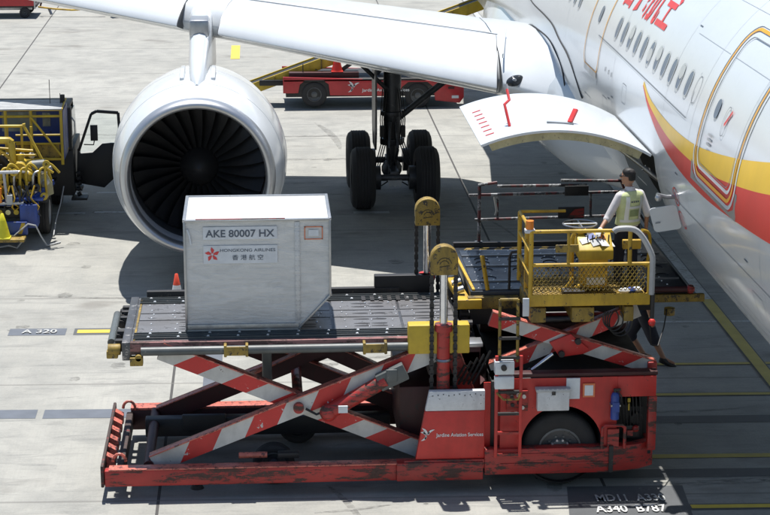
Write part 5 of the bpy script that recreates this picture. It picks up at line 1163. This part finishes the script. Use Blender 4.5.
BM = MB(); p, q = V((-.42, YN+.9, .42)), V((7.1, YN+.9, 3.12)); d_ = (q-p).normalized()
BM.beam(p-V((0, .33, 0)), q-V((0, .33, 0)), .07, .30, up=(0, 0, 1)); BM.beam(p+V((0, .33, 0)), q+V((0, .33, 0)), .07, .30, up=(0, 0, 1)); BM.build('conveyor_frame', 'yellowclean', BT, bev=.01)
MB().beam(p+V((0, 0, .10)), q+V((0, 0, .10)), .56, .03, up=(0, 0, 1)).build('conveyor_belt', 'black', BT)
for t_ in (0.02, .5, .98): c_ = p.lerp(q, t_); MB().cyl(c_-V((0, .34, 0)), c_+V((0, .34, 0)), .08, n=12).build('belt_roller', 'steel', BT)
for t_ in (.12, .3, .62, .8): c_ = p.lerp(q, t_)-V((0, .37, .0)); MB().beam(c_-V((0, 0, .14)), c_+V((0, 0, .14)), .03, .08, up=(0, 1, 0)).build('frame_stiffener', 'yellowdark', BT)
MB().beam((3.4, YN+.9, .8), (4.4, YN+.9, 2.05), .12, .12).build('boom_ram', 'black', BT); MB().beam((2.2, YN+.5, .9), (3.0, YN+.5, 1.45), .10, .10).build('boom_strut', 'black', BT)
MB().tube([(1.3, YN+.35, .86), (1.3, YN+.35, 1.25)], .015, 6).build('marker_rod', 'dark', BT)
cone((2.28, YN+.42, 1.02), 'red cone standing on the deck of the red belt loader truck', .55, .17, ('redliv', 'redliv'))
# ================================================================ BAGGAGE DOLLIES, FAR LEFT
def dolly(x, label):
    T = thing('baggage_dolly', label, 'baggage dolly', (x, 76.6, 0), 'red baggage dollies coupled in a row')
    MB().box(x-3.0, x, 76.25, 77.85, .40, .50).build('dolly_deck', 'dark', T, bev=.01)
    MB().box(x-2.95, x-.05, 76.22, 76.27, .46, .98).build('side_panel', 'tugred', T, bev=.01); MB().box(x-2.95, x-.05, 77.8, 77.85, .46, .98).build('side_panel', 'tugred', T, bev=.01)
    MB().box(x-2.95, x-.05, 76.18, 76.215, .72, .76).build('side_rail', 'maroon', T)
    MB().box(x-2.9, x-.1, 76.30, 77.78, .52, .90).build('load_cover', 'tugred', T, bev=.06)
    for s in (x-.06, x-2.9):
        for y in (76.24, 77.82): MB().box(s-.03, s+.03, y-.03, y+.03, .35, 1.1).build('corner_post', 'steel', T)
    b = MB(); b.box(x-2.8, x-.2, 76.5, 76.6, .28, .40); b.build('chassis_beam', 'steel', T, bev=.01)
    for wx in (x-.45, x-2.5):
        for y, sd in ((76.3, -1), (77.75, 1)): wheel(T, (wx, y, .20), .20, .14, 'y', 'rimdark', hub=.5, bolts=5, side=sd)
    b = MB(); b.tube([(x, 76.9, .34), (x+.6, 76.6, .30), (x+1.3, 76.5, .26), (x+2.4, 76.5, .30)], .035, 8); BR_ = b.build('tow_bar', 'yellow', T)
    b = MB(); b.cyl((x+2.3, 76.5, .30), (x+2.55, 76.5, .30), .05); b.build('tow_eye', 'redliv', BR_); MB().beam((x+.42, 76.7, .30), (x+.52, 76.62, .08), .10, .05).build('bar_foot', 'steel', BR_); MB().beam((x+.1, 76.7, .40), (x+.18, 76.66, .62), .05, .05).build('bar_lever', 'maroon', BR_)
    return T
dolly(-8.30, 'red baggage dolly at the top left with its yellow tow bar pointing right'); dolly(-2.55, 'red baggage dolly mostly hidden behind the wing, one black wheel in view')
# ================================================================ HYDRANT DISPENSER TRUCK, LEFT
HT = thing('refuelling_truck', 'blue and yellow refuelling truck with its black cab door standing open', 'truck', (-5.6, 43, 0))
# chassis and wheels
MB().box(-7.2, -4.85, 41.0, 45.0, .60, .82).build('chassis', 'dark', HT, bev=.01)
MB().box(-7.2, -4.82, 40.75, 40.85, .30, .58).build('rear_bumper', 'blue', HT, bev=.02)
for x in (-5.02, -5.92): MB().add([(x, 40.745, .32), (x+.08, 40.745, .32), (x+.16, 40.745, .56), (x+.08, 40.745, .56)], [(0, 1, 2, 3)]).build('bumper_stripe', 'yellowclean', HT)
MB().box(-4.98, -4.62, 40.85, 41.3, .42, .92).build('side_locker', 'blue', HT, bev=.02); MB().box(-5.1, -4.5, 41.0, 41.5, .96, 1.02).build('mudguard', 'blue', HT, bev=.02); MB().beam((-4.7, 41.1, 1.0), (-4.35, 41.7, 1.22), .06, .1).build('guard_stay', 'blue', HT)
for x, sd in ((-4.62, 1), (-6.9, -1)):
    wheel(HT, (x, 42.15, .46), .46, .28, 'x', 'lgrey', hub=.58, bolts=8, side=sd); wheel(HT, (x, 44.9, .46), .46, .28, 'x', 'lgrey', hub=.58, bolts=8, side=sd)
# cab with open door
b = MB(); b.box(-6.6, -4.10, 43.75, 45.6, .45, 1.5); b.box(-6.5, -4.12, 43.75, 44.05, 1.45, 2.42); b.box(-6.5, -4.2, 43.9, 45.3, 2.3, 2.38); b.box(-6.5, -4.25, 45.5, 45.6, 1.3, 1.5)
for x in (-6.5, -4.25): b.beam((x+.03, 45.55, 1.45), (x+.03, 45.1, 2.32), .07, .07)
CBN = b.build('cab', 'black', HT, bev=.015)
MB().prism([(44.05, 1.5), (45.45, 1.5), (45.1, 2.25), (44.05, 2.25)], 'x', -4.17, -4.155).build('side_window', 'glass', CBN)
b = MB(); 
def fr(pts, w=.05, nm='cab_door', mat='black'):
    b = MB()
    for i in range(len(pts)-1): b.beam((pts[i][0], 44.32, pts[i][1]), (pts[i+1][0], 44.32, pts[i+1][1]), w, w*1.3, up=(0, 1, 0))
    return b
b = MB(); b.prism([(-4.10, .62), (-3.48, .50), (-3.24, .72), (-3.05, 1.10), (-3.10, 1.50), (-3.28, 1.52), (-3.50, 1.50), (-3.72, 1.30), (-3.98, 1.28), (-4.05, 1.40)], 'y', 44.28, 44.36)
for i, (p_a, p_b) in enumerate((((-4.02, 1.35), (-3.72, 2.18)), ((-3.72, 2.18), (-3.60, 2.24)), ((-3.60, 2.24), (-3.12, 2.20)), ((-3.12, 2.20), (-3.09, 1.45)))): b.beam((p_a[0], 44.32, p_a[1]), (p_b[0], 44.32, p_b[1]), .06, .10, up=(0, 1, 0))
DR = b.build('cab_door', 'black', HT, bev=.012)
MB().prism([(-4.0, 1.32), (-3.72, 1.34), (-3.50, 1.53), (-3.13, 1.52), (-3.14, 2.16), (-3.60, 2.20), (-3.72, 2.14)], 'y', 44.31, 44.32).build('door_window', 'glasspane', DR)
b = MB(); b.box(-3.74, -3.58, 44.16, 44.22, 1.60, 1.95); b.tube([(-3.66, 44.19, 1.6), (-3.68, 44.22, 1.5), (-3.9, 44.26, 1.5)], .015, 6); b.build('wing_mirror', 'black', HT, bev=.02)
b = MB(); b.box(-4.2, -3.85, 44.0, 44.35, .28, .33); b.box(-4.2, -3.95, 44.0, 44.4, .5, .55)
for k in range(5): b.cyl((-4.05, 43.95, .42+.12*k), (-3.97, 43.95, .46+.12*k), .05, n=8)
b.build('cab_step', 'black', HT)
MB().tube([(-4.12, 43.88, 1.7), (-4.05, 43.85, 1.85), (-4.05, 43.85, 2.1), (-4.12, 43.88, 2.2)], .015, 6).build('grab_handle', 'steel', HT)
# operator platform box: blue walls in a yellow frame, plank roof
b = MB(); b.box(-7.0, -4.22, 43.6, 43.66, 1.52, 2.55); b.box(-4.24, -4.18, 42.65, 43.66, 1.50, 2.56); BXX = b.build('platform_wall', 'blue', HT)
MB().box(-5.6, -4.85, 43.58, 43.6, 1.95, 2.38).build('rear_window', 'glass', BXX); MB().box(-4.72, -4.55, 43.58, 43.6, 2.05, 2.36).build('rear_window', 'glass', BXX)
MB().box(-7.0, -4.25, 42.66, 43.58, 1.48, 1.54).build('platform_floor', 'yellowdark', HT)
b = MB(); 
for k in range(6): b.box(-7.0, -4.2, 42.55+k*.19, 42.70+k*.19, 2.60, 2.63)
b.build('plank_roof', 'lgrey', HT)
def yt_(pts, r=.028, nm='platform_rail', mt='yellowclean'): return MB().tube(smooth(pts, 4) if len(pts) > 2 else pts, r, 10).build(nm, mt, HT)
for z in (2.60, 2.46, 1.52): yt_([(-7.0, 42.6, z), (-4.20, 42.6, z)])
for z in (2.05, 1.86): yt_([(-5.2, 42.6, z), (-4.20, 42.6, z)], .022)
for x in (-4.22, -4.86, -5.4, -6.2): yt_([(x, 42.6, 1.4), (x, 42.6, 2.6)], .034)
yt_([(-4.20, 42.6, 2.6), (-4.20, 43.6, 2.66)], .022); yt_([(-4.22, 42.6, 1.50), (-4.2, 43.6, 1.56)], .03); yt_([(-4.86, 42.56, 2.45), (-4.24, 42.56, 1.6)], .024, 'diagonal_brace'); yt_([(-5.35, 42.6, 1.9), (-4.9, 42.6, 1.9)], .02)
MB().box(-5.2, -4.28, 42.66, 42.70, 1.54, 1.84).build('platform_kick_panel', 'yellowdark', HT)
for x, h_ in ((-4.5, 3.15), (-4.28, 2.85)): MB().tube([(x, 43.2, 2.6), (x, 43.2, h_)], .008, 5).build('antenna', 'dark', HT)
MB().cyl((-4.24, 43.3, 2.62), (-4.24, 43.3, 2.80), .05).build('beacon', 'dark', HT)
# stair rail and big yellow pipe
yt_([(-6.2, 41.6, 2.44), (-4.98, 41.6, 2.44), (-4.88, 41.6, 2.40), (-4.42, 41.6, 1.42), (-4.40, 41.6, 1.15)], .030, 'stair_rail'); yt_([(-5.6, 41.6, 1.82), (-4.66, 41.6, 1.82)], .022, 'stair_rail')
yt_([(-6.4, 41.4, 2.18), (-5.28, 41.4, 2.18), (-5.18, 41.4, 2.14), (-5.14, 41.4, 2.0), (-5.14, 41.4, 1.3)], .075, 'delivery_pipe', 'yellowclean')
# hose reel: hoop, hub, spokes and black hose
b = MB(); c_ = V((-5.78, 41.35, 1.30)); b.tube([tuple(c_+V((.78*cos(a), 0, .78*sin(a)))) for a in [2*pi*i/40 for i in range(41)]], .03, 8, cap=False)
for k in range(8): a = 2*pi*k/8+.2; b.tube([tuple(c_), tuple(c_+V((.76*cos(a), 0, .76*sin(a))))], .014, 5)
RE = b.build('hose_reel', 'yellow', HT)
for k in range(6): b = MB(); rr = .66-.03*k; b.tube([tuple(c_+V((rr*cos(a), .10+.07*k, rr*sin(a)))) for a in [2*pi*i/36 for i in range(37)]], .045, 8, cap=False); b.build('coiled_hose', 'hose', RE)
MB().cyl(tuple(c_-V((0, .05, 0))), tuple(c_+V((0, .5, 0))), .22, n=20).build('reel_hub', 'yellowclean', RE)
# pump bodies, meter, valves
b = MB(); b.ball((-5.0, 41.5, 1.55), .22, 14); b.cyl((-5.0, 41.25, 1.55), (-5.0, 41.8, 1.55), .17, n=16); b.cyl((-4.86, 41.5, 1.62), (-4.70, 41.5, 1.62), .12, n=14); b.ball((-4.82, 41.3, 1.44), .13, 12); b.cyl((-5.0, 41.5, 1.2), (-5.0, 41.5, 1.85), .09, n=12); b.build('pump_body', 'yellowclean', HT)
MB().cyl((-4.72, 41.3, 1.64), (-4.46, 41.3, 1.66), .13, n=16).build('flow_meter', 'grey', HT)
b = MB(); b.prism([(-4.62, 1.42), (-4.46, 1.48), (-4.34, 1.24), (-4.32, 1.02), (-4.46, .96), (-4.56, 1.18)], 'y', 41.42, 41.45); b.build('splash_shield', 'primer', HT)
for k in range(22):
    x, y, z = random.uniform(-5.5, -4.35), random.uniform(41.0, 42.4), random.uniform(.95, 1.5); mt_ = random.choice(['yellowdark', 'dark', 'yellow', 'steel', 'dark', 'maroon'])
    b = MB(); a = random.uniform(0, pi); rr = random.uniform(.03, .07); b.cyl((x, y, z), (x+.16*cos(a), y, z+.16*sin(a)), rr, n=10); b.ball((x, y, z), rr*1.25, 8); b.tube([(x, y, z), (x+.05, y, z-.2), (x+.1*cos(a), y+.1, z-.38)], .018, 6); b.build('valve_fitting', mt_, HT)
for k in range(10):
    x = random.uniform(-5.5, -4.6); b = MB(); b.tube([(x, 41.0, 1.3), (x+random.uniform(-.2, .2), 40.9, 1.05), (x+random.uniform(-.2, .2), 40.95, .85), (x+random.uniform(-.1, .3), 41.1, .62)], .018, 6); b.build('fuel_line', 'hose' if k % 3 else 'yellow', HT)
for k in range(9):
    x = -5.5+k*.13; yt_([(x, 41.1+.03*k, 1.0), (x+.02, 41.1, 1.45+.08*(k % 3)), (x+.12, 41.15, 1.56+.08*(k % 3)), (x+.30, 41.2, 1.52)], .026, 'manifold_pipe', 'yellowclean' if k % 3 else 'steel')
for z in (1.72, 1.98): yt_([(-5.9, 41.75, z), (-4.75, 41.75, z-.1)], .03, 'manifold_pipe', 'yellowclean')
for x in (-5.3, -5.0, -4.8): yt_([(x, 42.0, 1.0), (x, 42.0, 2.35)], .028, 'platform_post'); MB().ball((x, 41.9, 1.75), .07, 10).build('gauge', 'lgrey', HT)
for k in range(5): x = -5.4+k*.17; MB().cyl((x, 40.95, .74), (x, 41.1, .74), .055, n=12).build('coupling', 'steel' if k % 2 else 'yellowclean', HT)
b = MB(); b.box(-5.6, -4.9, 41.05, 41.12, .86, 1.0); b.build('tool_shelf', 'blue', HT)
for k in range(16): x, z = random.uniform(-5.5, -4.4), random.uniform(1.0, 1.75); MB().lathe([(.03, -.03), (.08, -.02), (.08, .02), (.03, .03)], (x, random.uniform(41.0, 41.5), z), 'y', 14).build('pipe_flange', random.choice(['yellowclean', 'yellowclean', 'dark', 'steel']), HT)
MB().box(-6.4, -4.45, 41.3, 43.5, .86, .92).build('equipment_tray', 'dark', HT); MB().box(-6.2, -4.9, 42.3, 42.5, .92, 1.45).build('equipment_cabinet', 'dark', HT, bev=.02)
b = MB(); b.tube([(-6.2, 40.95, 1.58), (-4.98, 40.95, 1.60)], .035, 8); b.tube([(-5.28, 40.95, 1.58), (-5.24, 40.95, .95)], .03, 8); b.box(-5.9, -4.9, 40.9, 41.1, .92, .96); b.box(-5.24, -5.12, 40.88, 40.98, .92, 1.12); b.build('rear_rack', 'lgrey', HT)
MB().box(-5.75, -5.34, 40.86, 41.0, .96, 1.26).build('marker_box', 'orangelamp', HT, bev=.01)
b = MB(); b.tube([(-5.5, 40.7, .35), (-5.1, 40.7, .30), (-4.8, 40.7, .55), (-4.65, 40.75, .50), (-4.55, 40.8, .25), (-4.45, 40.9, .03), (-4.2, 41.2, .02)], .018, 6); b.tube([(-5.5, 40.75, .03), (-5.2, 40.6, .12), (-5.05, 40.7, .04), (-4.9, 40.7, .22)], .018, 6); b.build('trailing_hose', 'lgrey', HT)
b = MB(); b.tube([(-4.25, 42.9, .85), (-4.30, 42.6, .55), (-4.38, 42.2, .25), (-4.40, 41.8, .03)], .014, 6); b.build('earthing_cable', 'lgrey', HT)
cone((-5.30, 40.52, .30), 'lime yellow cone hanging on the blue bumper of the refuelling truck', .52, .16, ('coney', 'coney'))
MB().box(-6.0, -4.85, 40.36, 40.75, .24, .30).build('bumper_step', 'yellowdark', HT, bev=.01)
# ================================================================ LIGHT AND CAMERA
W = bpy.data.worlds.new('World'); SC.world = W; W.use_nodes = True
t = W.node_tree; t.nodes.clear(); o = t.nodes.new('ShaderNodeOutputWorld'); g = t.nodes.new('ShaderNodeBackground'); s = t.nodes.new('ShaderNodeTexSky')
s.sky_type = 'NISHITA'; s.sun_disc = False; s.sun_elevation = RD(76); s.sun_rotation = RD(-8); s.air_density = 1.2; s.dust_density = .6; s.ozone_density = 3
g.inputs[1].default_value = .078; t.links.new(s.outputs[0], g.inputs[0]); t.links.new(g.outputs[0], o.inputs[0])
L = bpy.data.lights.new('sun', 'SUN'); L.energy = 5; L.angle = RD(.55); L.color = (1, .97, .925)
sun = bpy.data.objects.new('sun', L); COL.objects.link(sun)
el, az = RD(76), RD(-8)     # sun behind the scene, almost overhead
d = V((sin(az)*cos(el), cos(az)*cos(el), sin(el))); sun.rotation_euler = d.to_track_quat('Z', 'Y').to_euler(); sun.location = (0, 40, 60)
cd = bpy.data.cameras.new('camera'); cam = bpy.data.objects.new('camera', cd); COL.objects.link(cam); SC.camera = cam
cd.sensor_width = 36; cd.lens = 2000/770*36; cd.clip_end = 2000; cd.clip_start = .5
th_ = math.atan(522/2000); ps_ = math.atan(133/2000*cos(th_)); cam.location = (0, 0, 10.35)
cam.rotation_euler = (pi/2-th_, 0, -ps_)
SC.view_settings.view_transform = 'Standard'; SC.view_settings.look = 'None'; SC.view_settings.exposure = .50; SC.view_settings.gamma = 1
SC.render.engine = 'CYCLES'
